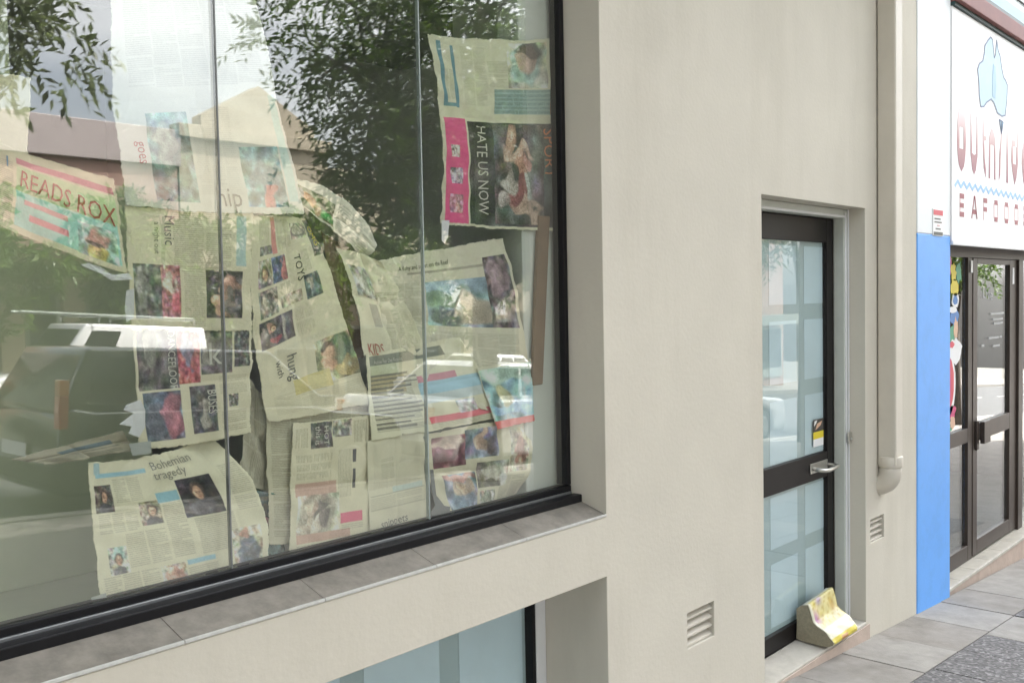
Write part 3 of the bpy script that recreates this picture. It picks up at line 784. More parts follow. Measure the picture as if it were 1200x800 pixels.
SCRAPS = {
 'tipA': [(1.102, 1.480), (1.071, 1.471), (1.063, 1.460), (1.087, 1.450), (1.050, 1.429), (1.081, 1.420), (1.073, 1.405), (1.097, 1.394), (1.110, 1.416), (1.112, 1.456)],
 'tipB': [(0.978, 1.787), (0.994, 1.791), (1.020, 1.782), (1.047, 1.765), (1.087, 1.769), (1.096, 1.755), (1.046, 1.752), (1.016, 1.769), (0.986, 1.782)],
 'tipC': [(1.081, 1.730), (1.098, 1.734), (1.095, 1.668), (1.078, 1.657), (1.076, 1.692)],
 'tail': [(2.080, 1.933), (2.120, 1.935), (2.111, 1.883), (2.093, 1.864), (2.078, 1.871)],
 'tapeA': [(0.972, 1.052), (1.003, 1.056), (1.006, 1.028), (0.979, 1.020)],
 'tapeB': [(1.072, 1.382), (1.121, 1.383), (1.120, 1.354), (1.079, 1.353)],
 'strap': [(2.007, 1.187), (2.021, 1.185), (2.030, 1.106), (2.057, 1.070), (2.082, 1.063), (2.078, 1.038), (2.049, 1.035), (2.013, 1.024), (2.007, 1.059), (2.025, 1.076), (2.012, 1.122)],
}

# ------------------------------------------------------------------ newspapers taped inside the big window
class Canvas:
    def __init__(self, w, h, base, seed, cell=0.0026):
        self.nu, self.nv = max(8, int(w / cell)), max(8, int(h / cell))
        self.r = np.random.default_rng(seed)
        self.a = np.empty((self.nv + 1, self.nu + 1, 3)); self.a[:] = base
        self.base = np.array(base)
        self.a *= (1 + self.r.normal(0, .02, (self.nv + 1, self.nu + 1, 1)))
    def rng(self, u0, v0, u1, v1):
        return (slice(max(0, int(v0 * self.nv)), max(1, int(v1 * self.nv + 1))), slice(max(0, int(u0 * self.nu)), max(1, int(u1 * self.nu + 1))))
    def bar(self, u0, v0, u1, v1, col):
        s = self.rng(u0, v0, u1, v1); self.a[s] = col; self.a[s] *= (1 + self.r.normal(0, .05, self.a[s].shape[:2] + (1,)))
    def text(self, u0, v0, u1, v1, cols=1, vertical=False, tone=.42):
        """columns of body type: rows of broken grey lines"""
        tone = min(tone * 1.45, .6)
        s = self.rng(u0, v0, u1, v1); b = self.a[s]
        if vertical: b = b.transpose(1, 0, 2)
        H, W = b.shape[:2]
        if H < 2 or W < 2: return
        cw = W / cols
        for c in range(cols):
            x0, x1 = int(c * cw) + (1 if c else 0), int((c + 1) * cw) - 1
            if x1 <= x0: continue
            y = 0
            while y < H:
                e = x1 - (int(self.r.uniform(0, .7) * (x1 - x0)) if self.r.random() < .12 else 0)
                k = 1 - tone * self.r.uniform(.45, 1.0, (max(e - x0, 0), 1))
                b[y, x0:e] *= k
                y += 2
                if self.r.random() < .04: y += 2
    def soft(self, H, W, n):
        """smooth random field with about n cells across"""
        g = self.r.normal(0, 1, (max(2, int(n * H / max(W, 1)) + 2), n + 2))
        yi = np.linspace(0, g.shape[0] - 1.001, H); xi = np.linspace(0, g.shape[1] - 1.001, W)
        y0, x0 = yi.astype(int), xi.astype(int); fy, fx = (yi - y0)[:, None], (xi - x0)[None, :]
        return (g[y0][:, x0] * (1 - fy) * (1 - fx) + g[y0 + 1][:, x0] * fy * (1 - fx) + g[y0][:, x0 + 1] * (1 - fy) * fx + g[y0 + 1][:, x0 + 1] * fy * fx)
    def photo(self, u0, v0, u1, v1, bg, blobs=(), grain=.10, face=None):
        s = self.rng(u0, v0, u1, v1); b = self.a[s]; H, W = b.shape[:2]
        if H < 2 or W < 2: return
        yy, xx = np.mgrid[0:H, 0:W]; yy = yy / max(H - 1, 1); xx = xx / max(W - 1, 1)
        wob = .10 * self.soft(H, W, 4); wob2 = .10 * self.soft(H, W, 4)
        g = np.empty((H, W, 3)); g[:] = bg
        mot = .45 * self.soft(H, W, 5) + .35 * self.soft(H, W, 10)
        g = g * np.exp(np.clip(mot, -1.4, 1.2))[..., None]
        hue = .12 * np.stack([self.soft(H, W, 5) for _ in range(3)], -1); g *= np.exp(hue)
        def disc(cx, cy, sx, sy, col, k0):
            nonlocal g
            d = np.sqrt(((xx + wob - cx) / sx) ** 2 + ((yy + wob2 - cy) / sy) ** 2)
            k = np.clip((1.14 - d) / .28, 0, 1)[..., None] * k0
            sh = np.exp(.35 * self.soft(H, W, 7))[..., None] * (1.15 - .35 * np.clip((xx - cx) / sx, -1, 1))[..., None]
            g = g * (1 - k) + k * np.array(col) * sh
        for cx, cy, sx, sy, col in blobs: disc(cx, cy, sx, sy, col, .85)
        if face:
            fx, fy, fs = face; wob = wob * .25; wob2 = wob2 * .25
            for cx, cy, sx, sy, col in ((fx, fy + fs * 1.7, fs * 1.3, fs * .8, (.08, .08, .10)), (fx, fy - .02, fs * .75, fs * .85, (.06, .045, .04)), (fx, fy + fs * .15, fs * .5, fs * .68, (.42, .27, .2)), (fx, fy + fs * .08, fs * .36, fs * .07, (.16, .10, .08)),
                                        (fx, fy + fs * .5, fs * .2, fs * .06, (.28, .12, .1))): disc(cx, cy, sx, sy, col, .9)
        g *= 1 + self.r.normal(0, grain + .06, (H, W, 1)); b[:] = np.clip(g, .015, .6)

def quad_interp(P9, u, v):
    """3 x 3 control points, quadratic in both directions"""
    lu = np.stack([2 * (u - .5) * (u - 1), -4 * u * (u - 1), 2 * u * (u - .5)], -1)
    lv = np.stack([2 * (v - .5) * (v - 1), -4 * v * (v - 1), 2 * v * (v - .5)], -1)
    Q = np.array(P9).reshape(3, 3, 2)
    return np.einsum('...a,...b,abk->...k', lv, lu, Q)

def vnoise(x, y, seed):
    r = np.random.default_rng(seed); t = 0
    for k in range(6):
        a, b, p = r.uniform(6, 26), r.uniform(6, 26), r.uniform(0, 6.28)
        t = t + np.sin(a * x + b * y * (1 if k % 2 else -1) + p) / 6
    return t

class Sheet:
    def __init__(self, key, depth, seed, amp=.003, fold=(.5,), vfold=(.5,), curl=(0, 0, 0, 0), base=(.50, .485, .385)):
        self.P = SHEETS[key]; self.depth, self.seed, self.amp, self.fold, self.vfold, self.curl = depth, seed, amp, fold, vfold, curl
        q = np.array(self.P)
        self.w = max(np.hypot(*(q[2] - q[0])), np.hypot(*(q[8] - q[6]))); self.h = max(np.hypot(*(q[6] - q[0])), np.hypot(*(q[8] - q[2])))
        self.cv = Canvas(self.w, self.h, base, seed)
    gain = np.array([1.50, 1.46, 1.36])
    def at(self, u, v, lift=0.0):
        xz = quad_interp(self.P, u, v)
        y = self.depth + self.amp * (1 + vnoise(u * self.w * 3, v * self.h * 3, self.seed))
        y = y + self.amp * .55 * np.abs(np.sin(u * self.w * 23 + v * self.h * 11 + self.seed)) + self.amp * .4 * np.abs(np.sin(u * self.w * 9 - v * self.h * 31 + 2 * self.seed))
        for f in self.fold: y = y + self.amp * .9 * np.exp(-np.abs(u - f) / .05)
        for f in self.vfold: y = y + self.amp * .9 * np.exp(-np.abs(v - f) / .05)
        c = self.curl
        for k, (cu, cv_) in zip(c, ((0, 0), (1, 0), (1, 1), (0, 1))):
            if k:
                d = np.clip(1 - np.hypot((u - cu), (v - cv_)) / .5, 0, 1); y = y + k * d * d
        return np.stack([xz[..., 0], y - lift, xz[..., 1]], -1)
    def build(self, name, label, heads=(), m='paper', torn=.0016):
        cv = self.cv; nv, nu = cv.nv, cv.nu
        v, u = np.mgrid[0:nv + 1, 0:nu + 1]; u = u / nu; v = v / nv
        r = np.random.default_rng(self.seed + 99)
        def edge(n): return np.cumsum(r.normal(0, torn * .5, n)) * .6 + r.normal(0, torn * .5, n)
        e = [edge(nu + 1), edge(nu + 1), edge(nv + 1), edge(nv + 1)]
        e = [np.clip(q - q.mean(), -.008, .008) for q in e]
        P = self.at(u, v)
        wv0, wv1 = np.clip(1 - v / .04, 0, 1), np.clip(1 - (1 - v) / .04, 0, 1); wu0, wu1 = np.clip(1 - u / .04, 0, 1), np.clip(1 - (1 - u) / .04, 0, 1)
        P[..., 2] += wv0 * e[0][None, :] + wv1 * e[1][None, :]; P[..., 0] += wu0 * e[2][:, None] + wu1 * e[3][:, None]
        cen = P.reshape(-1, 3).mean(0); base = np.array([cen[0], self.depth, P[..., 2].min()])
        me = bpy.data.meshes.new(name)
        idx = np.arange((nv + 1) * (nu + 1)).reshape(nv + 1, nu + 1)
        F = np.stack([idx[:-1, :-1], idx[1:, :-1], idx[1:, 1:], idx[:-1, 1:]], -1).reshape(-1, 4)
        me.vertices.add(len(idx.ravel())); me.vertices.foreach_set('co', (P.reshape(-1, 3) - base).ravel())
        me.loops.add(F.size); me.polygons.add(len(F))
        me.loops.foreach_set('vertex_index', F.ravel()); me.polygons.foreach_set('loop_start', np.arange(0, F.size, 4)); me.polygons.foreach_set('loop_total', np.full(len(F), 4))
        me.update(); me.validate()
        me.polygons.foreach_set('use_smooth', np.ones(len(F), bool))
        ca = me.attributes.new('print', 'FLOAT_COLOR', 'POINT')
        ca.data.foreach_set('color', np.concatenate([np.clip(cv.a.reshape(-1, 3) * self.gain, 0, .80), np.ones((idx.size, 1))], 1).ravel())
        o = link(name, me, m); o.location = base
        sm = o.modifiers.new('thickness', 'SOLIDIFY'); sm.thickness = 0.0003; sm.offset = -1
        tag(o, label, 'newspaper', 'newspapers taped inside the shop window')
        for s, hu, hv, size, rot, col, xs in heads:
            X, Y, f = text_mesh(s, size, xs=xs, bold=.0)
            a = math.radians(rot); cx, sx = math.cos(a), math.sin(a)
            uu = hu + (X * cx + Y * sx) / self.w; vv = hv + (X * sx - Y * cx) / self.h
            Q = self.at(np.clip(uu, 0, 1), np.clip(vv, 0, 1), .0016) - base
            mh = bpy.data.meshes.new('headline'); mh.from_pydata([tuple(q) for q in Q], [], f); mh.update()
            link('headline', mh, col, o)
        return o

K, Wh = (.04, .04, .045), (.55, .54, .44)
GR = .176                                                    # just behind the glass
def sheet(key, dep, seed, **k): return Sheet(key, GR + dep, seed, **k)

s = sheet('corner', .020, 1)
s.cv.photo(0, 0, .62, .12, K); s.cv.photo(.0, .2, .55, .95, (.08, .09, .07), [(.5, .5, .1, .3, (.3, .18, .1))])
s.build('newspaper', 'scrap of newspaper in the upper left corner of the window')

s = sheet('blank', .004, 2, base=(.46, .475, .46), amp=.004)
s.cv.text(.10, .05, .95, .45, 5, tone=.16); s.cv.photo(.18, .56, .42, .96, (.15, .24, .24), [(.5, .6, .3, .25, (.10, .16, .13)), (.4, .35, .25, .2, (.25, .30, .27))])
s.cv.photo(.70, .72, .93, .97, (.17, .27, .30), [(.5, .5, .3, .3, (.12, .17, .2)), (.55, .8, .15, .12, (.5, .16, .16))])
s.cv.text(.45, .55, .68, .92, 3, tone=.12); s.cv.bar(.945, .5, .985, .95, (.36, .48, .48))
s.build('newspaper', 'large pale newspaper spread hung highest, left of centre', [('goes', .105, .68, .030, 90, 'ink_red', .8), ('hip', .52, .97, .05, 0, 'ink_grey', .8)])

s = sheet('cartoon', .010, 3, base=(.50, .48, .38), amp=.005)
s.cv.bar(.40, .12, .98, .18, (.42, .16, .22)); s.cv.bar(.40, .22, .985, .56, (.40, .50, .33)); s.cv.bar(.40, .52, .985, .92, (.26, .47, .45))
s.cv.photo(.76, .60, .97, .93, (.28, .42, .38), [(.5, .35, .3, .3, (.45, .22, .2)), (.5, .75, .25, .2, (.42, .32, .10)), (.45, .5, .2, .1, (.1, .1, .1))])
s.cv.bar(.45, .60, .70, .65, (.45, .24, .26)); s.cv.bar(.48, .76, .70, .82, (.50, .20, .24)); s.cv.text(.27, .2, .38, .95, 1, tone=.3)
s.build('newspaper', 'colourful comic page with red fancy lettering on green and blue', [('READS ROX', .41, .44, .044, 5, 'ink_red', .64), ('1', .31, .26, .03, 0, 'ink_blue', 1)])

s = sheet('colA', .012, 4)
s.cv.bar(.28, .08, .31, .50, (.42, .42, .33)); s.cv.text(.38, .04, .62, .52, 1, tone=.28); s.cv.text(.46, .52, .63, .97, 1, tone=.28); s.cv.text(.64, .02, .84, .50, 1, tone=.28)
s.cv.bar(.88, .04, .95, .45, (.30, .40, .42)); s.cv.photo(.05, .48, .27, .90, (.15, .15, .15), [(.3, .5, .2, .5, (.2, .2, .2))]); s.cv.photo(.275, .48, .42, .89, (.30, .15, .17), [(.4, .35, .3, .2, (.5, .47, .42)), (.7, .75, .25, .2, (.45, .12, .17))])
s.cv.photo(.64, .50, .93, .89, (.06, .06, .07), [(.6, .3, .25, .2, (.45, .27, .23)), (.45, .75, .3, .25, (.42, .27, .22)), (.62, .7, .14, .3, (.12, .12, .12))])
s.build('newspaper', 'newspaper page with a dark portrait beside the first glass joint', [('Music', .30, .06, .028, 90, 'ink_grey', .8), ('a night out', .22, .12, .014, 90, 'ink_grey', .9)])

s = sheet('colB', .014, 5, amp=.004)
s.cv.photo(.04, .04, .37, .53, (.12, .12, .12), [(.3, .4, .15, .4, (.22, .22, .20))]); s.cv.photo(.375, .03, .555, .50, (.36, .12, .13), [(.45, .4, .25, .3, (.15, .17, .25))])
s.cv.photo(.57, .06, .83, .44, (.11, .11, .11), [(.3, .5, .25, .4, (.25, .24, .22)), (.7, .6, .2, .3, (.16, .16, .16))]); s.cv.photo(.86, .06, .98, .40, (.10, .10, .10))
s.cv.photo(.06, .56, .37, .94, (.14, .16, .22), [(.75, .5, .25, .5, (.28, .12, .15)), (.3, .6, .25, .4, (.10, .11, .14))]); s.cv.photo(.46, .54, .68, .92, (.10, .10, .11), [(.6, .6, .2, .35, (.28, .27, .25))])
s.cv.text(.73, .48, .97, .62, 1, tone=.2); s.cv.photo(.80, .64, .88, .74, (.15, .15, .14)); s.cv.text(.73, .78, .97, .95, 1, tone=.3)
s.build('newspaper', 'page of six dark and red photos below the dark portrait page', [('DANCEFLOOR', .29, .06, .020, 90, 'ink_white', .75), ('k', .62, .36, .055, 0, 'ink_white', 1), ('BUSES', .60, .57, .026, 90, 'ink_white', .6)])

s = sheet('bohemian', .010, 6, base=(.53, .52, .42), amp=.004, fold=(.62, .85), curl=(.02, .05, 0, 0))
s.cv.bar(.06, .10, .42, .13, (.25, .42, .52)); s.cv.bar(.05, .02, .09, .10, (.3, .42, .48)); s.cv.text(.18, .16, .36, .34, 2, tone=.25)
s.cv.photo(.04, .19, .16, .40, (.10, .09, .085), face=(.55, .42, .30)); s.cv.photo(.32, .36, .44, .54, (.30, .27, .22), face=(.6, .4, .34)); s.cv.photo(.585, .24, .80, .54, (.035, .035, .04), face=(.5, .36, .26))
s.cv.text(.05, .42, .30, .56, 3, tone=.28); s.cv.bar(.44, .31, .57, .38, (.22, .38, .46)); s.cv.text(.46, .40, .58, .82, 1, tone=.30); s.cv.text(.62, .56, .84, .82, 1, tone=.30); s.cv.text(.20, .58, .44, .82, 2, tone=.28)
s.cv.photo(.08, .66, .19, .84, (.40, .42, .38), [(.5, .2, .4, .2, (.25, .45, .42))], face=(.5, .45, .3)); s.cv.text(.04, .86, .35, .97, 3, tone=.28)
s.cv.photo(.36, .86, .50, 1.0, (.50, .46, .38), [(.5, .55, .4, .5, (.46, .22, .19)), (.5, .3, .2, .2, (.45, .28, .22))]); s.cv.bar(.52, .85, .68, .88, (.25, .42, .52)); s.cv.text(.52, .91, .70, .97, 1, tone=.25)
s.cv.text(.88, .20, .99, .55, 1, tone=.3); s.cv.photo(.80, .70, .96, .97, (.48, .47, .38), [(.5, .7, .45, .4, (.06, .09, .14)), (.5, .25, .15, .2, (.40, .22, .18))])
s.build('newspaper', 'newspaper page headed Bohemian tragedy at the bottom left', [('Bohemian', .46, .120, .024, -2, 'ink_soft', .95), ('tragedy', .46, .200, .024, -2, 'ink_soft', .95)])

s = sheet('band', .024, 7, base=(.28, .27, .22), amp=.006); s.cv.bar(.35, .3, .85, .5, (.12, .16, .19)); s.cv.text(.1, .6, .9, .95, 2)
s.build('newspaper', 'torn newspaper strip with a blue bar above the Bohemian page')

s = sheet('hung', .016, 8, amp=.005, curl=(0, .03, 0, 0))
A = s.cv
A.text(.13, .02, .28, .16, 1, True, .3); A.bar(.31, .01, .37, .17, (.48, .22, .22)); A.text(.40, .02, .58, .16, 2, True, .3); A.photo(.13, .13, .30, .165, (.16, .16, .16))
A.photo(.60, .04, .86, .12, (.38, .36, .30), [(.5, .5, .45, .45, (.10, .10, .10)), (.5, .5, .35, .3, (.4, .38, .32))]); A.photo(.88, .02, 1.0, .24, (.12, .12, .12))
A.photo(.11, .19, .26, .30, (.30, .29, .25), face=(.5, .5, .35)); A.photo(.28, .19, .47, .30, (.10, .13, .20), [(.9, .5, .2, .6, (.3, .12, .12))]); A.text(.66, .19, .78, .30, 1, True, .3)
A.photo(.10, .32, .31, .44, (.22, .22, .20), [(.3, .4, .15, .4, (.4, .38, .32)), (.65, .5, .15, .5, (.08, .08, .08))]); A.text(.36, .32, .50, .37, 2, tone=.35); A.photo(.36, .38, .60, .43, (.25, .24, .20), [(.6, .5, .3, .3, (.42, .40, .33))]); A.photo(.66, .32, .85, .44, (.10, .13, .14), [(.4, .4, .2, .3, (.3, .28, .25))])
A.photo(.08, .46, .46, .59, (.09, .09, .10), [(.35, .35, .10, .2, (.42, .25, .22)), (.4, .7, .15, .15, (.35, .10, .12)), (.7, .5, .08, .5, (.3, .29, .27))], face=(.4, .35, .14)); A.text(.50, .46, .68, .60, 2, True, .2)
A.bar(.10, .62, .98, .64, (.47, .46, .37)); A.photo(.62, .66, 1.0, .86, (.30, .31, .22), [(.35, .25, .16, .2, (.40, .25, .19)), (.35, .62, .16, .2, (.42, .26, .2)), (.35, .12, .18, .14, (.05, .04, .04)), (.7, .3, .3, .4, (.06, .10, .07)), (.72, .8, .3, .22, (.24, .20, .10))])
A.bar(.35, .80, .72, .88, (.46, .42, .22)); A.text(.12, .86, .98, .97, 3, tone=.14)
s.build('newspaper', 'tall curved newspaper page with small photos and the word hung', [('hung', .32, .66, .034, 90, 'ink_grey', .8), ('with', .20, .67, .022, 90, 'ink_grey', .9), ('TOYS', .58, .20, .03, 90, 'ink', .7), ('OMG', .90, .06, .026, 85, 'yellow', .8)])

s = sheet('flap', .008, 9, base=(.50, .50, .44), amp=.006, curl=(0, .03, .03, 0))
s.cv.photo(.02, .25, .46, .9, (.10, .12, .07), [(.3, .4, .16, .3, (.42, .20, .10)), (.55, .7, .12, .3, (.45, .30, .22)), (.85, .7, .2, .35, (.06, .26, .08)), (.1, .4, .1, .3, (.2, .2, .2))]); s.cv.text(.5, .15, .95, .9, 3, tone=.3)
s.build('newspaper', 'narrow curled newspaper flap with an orange and green picture')

s = sheet('slant', .006, 10, base=(.50, .495, .40), amp=.006, curl=(.03, 0, 0, 0))
s.cv.photo(.12, .18, .50, .48, (.30, .31, .29), [(.5, .5, .3, .3, (.36, .37, .34))]); s.cv.text(.45, .42, .95, .50, 1, tone=.35); s.cv.bar(.30, .55, .45, .75, (.30, .30, .26)); s.cv.text(.5, .6, .95, .95, 3, tone=.2)
s.build('newspaper', 'slanting newspaper fold beside the reef page, left of the pale glass joint', [('KIDS', .08, .99, .030, 0, 'ink_red', .7)])

s = sheet('reef', .012, 11, base=(.46, .455, .385), amp=.005, curl=(0, .015, 0, 0))
s.cv.bar(.24, .14, .93, .15, (.28, .27, .24)); s.cv.text(.08, .22, .33, .62, 2, tone=.25)
s.cv.photo(.36, .22, .80, .52, (.20, .26, .30), [(.5, .1, .7, .25, (.24, .33, .42)), (.35, .35, .45, .18, (.14, .20, .15)), (.75, .7, .4, .3, (.36, .31, .26)), (.25, .8, .25, .2, (.12, .15, .16))])
s.cv.photo(.80, .10, .98, .52, (.13, .12, .13), [(.5, .3, .4, .3, (.22, .17, .20))]); s.cv.text(.36, .56, .66, .95, 2, tone=.22); s.cv.text(.68, .56, .96, .95, 2, tone=.22)
s.build('newspaper', 'reef travel page with blue shore picture, right of the pale glass joint', [('A fishy and sweet on the Reef', .17, .115, .021, -1, 'ink', .74)])

s = sheet('listing', .008, 12, base=(.50, .50, .40), amp=.004, curl=(0, 0, .01, 0))
A = s.cv
A.bar(.04, .06, .78, .17, (.17, .19, .16)); A.bar(.04, .18, .30, .30, (.38, .41, .30)); A.bar(.04, .30, .34, .52, (.42, .38, .25))
for k in range(13): A.bar(.04, .30 + k * .05, .38 + .08 * math.sin(k), .315 + k * .05, (.20, .20, .17))
A.text(.04, .30, .40, .95, 1, tone=.4); A.bar(.45, .46, .98, .60, (.27, .42, .52)); A.bar(.45, .60, .98, .70, (.40, .46, .48)); A.bar(.45, .38, .80, .45, (.42, .20, .24)); A.bar(.45, .86, .99, .92, (.52, .14, .18)); A.photo(.70, .72, .85, .86, (.33, .34, .36)); A.text(.45, .93, .95, .98, 1, tone=.4)
s.build('newspaper', 'newspaper page of race listings with dark header and blue stripes', [('Aussie Fair Day Results', .08, .155, .016, 0, 'ink_white', .7)])

s = sheet('beach', .006, 13, base=(.46, .46, .38))
s.cv.photo(.02, .05, 1, .9, (.24, .40, .46), [(.6, .1, .8, .2, (.33, .45, .38)), (.5, .8, .8, .15, (.18, .32, .52)), (.35, .5, .14, .2, (.42, .42, .25))]); s.cv.bar(0, .9, 1, 1, (.55, .13, .13))
s.build('newspaper', 'blue and green beach picture at the lower right corner of the reef page')

s = sheet('hateus', .010, 14, base=(.48, .485, .39), amp=.005, vfold=(.43,), curl=(.02, 0, 0, .01))
A = s.cv
A.bar(.05, .03, .08, .36, (.10, .20, .26)); A.bar(.16, .05, .18, .38, (.10, .20, .26)); A.bar(.05, .36, .18, .375, (.12, .22, .28)); A.text(.09, .18, .15, .34, 1, True, .3); A.text(.24, .05, .44, .36, 2, tone=.2)
A.photo(.62, .02, .92, .26, (.45, .46, .38), [(.5, .5, .42, .48, (.20, .30, .30)), (.55, .4, .25, .28, (.36, .25, .22)), (.55, .2, .3, .15, (.06, .05, .05))]); A.text(.46, .12, .62, .26, 1, tone=.2)
A.bar(.50, .27, .95, .40, (.26, .36, .35)); A.text(.50, .27, .95, .40, 6, True, .45); A.bar(.95, .02, 1.0, .40, (.40, .16, .09))
A.bar(.04, .44, .235, .985, (.52, .09, .22)); A.photo(.09, .58, .17, .64, (.42, .36, .36)); A.photo(.09, .70, .18, .78, (.34, .30, .34)); A.photo(.08, .84, .19, .93, (.40, .22, .28))
A.bar(.25, .45, 1.0, .985, (.065, .07, .07)); A.photo(.25, .45, 1.0, .985, (.065, .07, .07), grain=.2)
A.photo(.47, .46, .88, .975, (.10, .10, .10), [(.35, .15, .10, .16, (.33, .22, .18)), (.50, .30, .28, .06, (.38, .28, .24)), (.3, .55, .2, .10, (.34, .32, .30)), (.6, .5, .12, .22, (.33, .20, .16)), (.75, .45, .10, .10, (.40, .22, .2)), (.45, .75, .22, .14, (.20, .08, .09)), (.6, .85, .25, .08, (.34, .26, .22)), (.2, .8, .12, .14, (.30, .28, .27)), (.45, .5, .08, .12, (.04, .05, .05)), (.68, .7, .1, .1, (.30, .34, .33))], grain=.25)
A.text(.26, .46, .30, .95, 1, True, .5)
s.build('newspaper', 'sports page reading HATE US NOW beside a pink panel at top right', [('HATE US NOW', .315, .465, .052, 90, 'ink_white', .60), ('SPORT', .885, .47, .050, 90, 'ink_orange', .80)])

s = sheet('backing', .030, 15, base=(.40, .39, .31)); s.cv.text(.05, .05, .95, .95, 5, tone=.3)
s.build('newspaper', 'plain text page hidden behind the round picture page')

s = sheet('circle', .016, 16, amp=.004)
A = s.cv
A.text(.06, .05, .22, .20, 1, True, .3); A.photo(.26, .02, .54, .21, (.12, .12, .12)); A.photo(.56, .02, .78, .14, (.30, .30, .27), [(.6, .7, .3, .3, (.12, .12, .13))]); A.text(.82, .03, .97, .20, 1, True, .35)
A.text(.08, .26, .54, .44, 3, True, .26); A.text(.62, .24, .78, .60, 1, True, .26); A.bar(.80, .25, .835, .34, (.08, .08, .09)); A.bar(.80, .40, .83, .54, (.08, .08, .09)); A.bar(.07, .47, .58, .56, (.42, .30, .26))
A.photo(.10, .56, .62, .86, (.49, .48, .39), [(.5, .5, .48, .46, (.30, .28, .24)), (.3, .5, .12, .25, (.42, .36, .30)), (.55, .35, .12, .2, (.10, .09, .09)), (.55, .7, .16, .14, (.42, .38, .33)), (.7, .6, .10, .2, (.09, .08, .08)), (.2, .75, .12, .12, (.4, .35, .3)), (.42, .35, .08, .15, (.38, .30, .26))])
A.bar(.64, .72, .90, .79, (.48, .10, .17)); A.bar(.10, .84, .75, .90, (.43, .30, .25)); A.text(.10, .92, .95, .98, 3, tone=.3); A.text(.66, .81, .92, .86, 1, tone=.3)
s.build('newspaper', 'newspaper page with a round picture of figures at the bottom centre', [('this is', .30, .04, .020, 90, 'ink_white', .8), ('HOT', .42, .04, .020, 90, 'ink_white', .9)])

s = sheet('pale', .014, 17, base=(.48, .47, .385), amp=.003)
A = s.cv
A.text(.12, .05, .92, .52, 1, True, .10); A.text(.25, .22, .48, .42, 1, tone=.2); A.bar(.45, .52, .95, .56, (.38, .45, .44)); A.bar(.05, .57, .98, .575, (.30, .30, .25)); A.text(.05, .60, .95, .70, 2, tone=.2); A.bar(.05, .71, .98, .715, (.34, .33, .27))
s.build('newspaper', 'pale newspaper page reading snippets left of the pale glass joint foot', [('snippets', .20, .90, .024, -3, 'ink_grey', .95)])

s = sheet('corner_pics', .012, 18, amp=.006, curl=(0, .02, .05, 0), base=(.47, .46, .37))
A = s.cv
A.photo(.07, .08, .38, .42, (.20, .10, .12), [(.5, .2, .5, .2, (.36, .30, .27))]); A.photo(.38, .05, .68, .36, (.18, .20, .26), [(.5, .4, .2, .3, (.38, .28, .22)), (.8, .6, .2, .3, (.10, .08, .08))]); A.photo(.14, .52, .46, .90, (.19, .25, .32), [(.4, .4, .2, .3, (.40, .32, .25)), (.7, .5, .2, .3, (.36, .27, .20)), (.5, .1, .5, .12, (.36, .20, .18)), (.5, .8, .4, .2, (.14, .20, .28))]); A.bar(.20, .92, .45, .97, (.20, .33, .48))
A.photo(.48, .42, .78, .70, (.28, .27, .24), [(.5, .5, .3, .3, (.36, .35, .32)), (.4, .8, .3, .15, (.14, .14, .12))]); A.photo(.80, .10, .97, .55, (.34, .32, .27), [(.5, .5, .3, .3, (.27, .14, .12))]); A.photo(.50, .74, .66, .94, (.32, .33, .28), [(.5, .5, .3, .35, (.16, .18, .15))]); A.text(.70, .60, .96, .95, 2, tone=.3)
s.build('newspaper', 'crumpled picture page in the bottom right corner of the window')

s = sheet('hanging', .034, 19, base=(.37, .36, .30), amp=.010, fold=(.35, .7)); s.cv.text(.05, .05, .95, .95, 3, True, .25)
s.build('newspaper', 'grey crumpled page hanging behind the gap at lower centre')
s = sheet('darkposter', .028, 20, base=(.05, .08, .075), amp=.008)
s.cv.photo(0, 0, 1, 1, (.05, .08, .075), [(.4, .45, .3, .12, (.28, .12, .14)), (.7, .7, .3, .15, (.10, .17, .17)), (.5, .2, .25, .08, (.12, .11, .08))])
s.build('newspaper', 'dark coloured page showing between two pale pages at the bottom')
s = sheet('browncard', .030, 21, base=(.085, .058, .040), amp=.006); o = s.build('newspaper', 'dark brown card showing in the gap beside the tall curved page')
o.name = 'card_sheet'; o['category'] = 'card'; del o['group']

# torn white tips of paper and scraps of tape
def scrap(name, label, pts, y, m, cat='paper scrap', grp='torn paper tips in the window'):
    b = np.array(pts).mean(0)
    o = MB().prism(pts, lambda p, s_: (p[0] - b[0], y + .0006 * s_ + .004 * math.sin(p[0] * 60), p[1] - b[1])).build(name, m)
    o.location = (b[0], 0, b[1]); tag(o, label, cat, grp); return o
SC = SCRAPS
scrap('torn_paper', 'white torn paper tip left of the page of six photos', SC['tipA'], GR + .006, 'torn')
scrap('torn_paper', 'white torn curl under the colourful comic page', SC['tipB'], GR + .006, 'torn')
scrap('torn_paper', 'white torn tip pointing left beside the dark car reflection, under the comic page', SC['tipC'], GR + .007, 'torn')
scrap('torn_paper', 'torn tail hanging from the lower left corner of the sports page', SC['tail'], GR + .012, 'torn')
scrap('tape_piece', 'pale blue tape scrap at the foot of the Bohemian page', SC['tapeA'], GR + .004, 'tape', 'tape')
scrap('tape_piece', 'pale tape scrap joining the page of six photos to the Bohemian page', SC['tapeB'], GR + .003, 'tape', 'tape')
scrap('tape_piece', 'dark twisted strap hanging at the foot of the pale glass joint', SC['strap'], GR + .004, 'silicone_dark', 'strap')

# brown batten against the inner wall, right of the reef page
bt = tag(MB().hexa([(2.487, .184, 1.40), (2.541, .184, 1.40), (2.541, .199, 1.40), (2.487, .199, 1.40), (2.540, .188, 1.97), (2.600, .188, 1.97), (2.600, .203, 1.97), (2.540, .203, 1.97)]).build('cardboard_batten', 'card', None, .004),
    'brown cardboard batten leaning upright behind the reef page', 'batten')

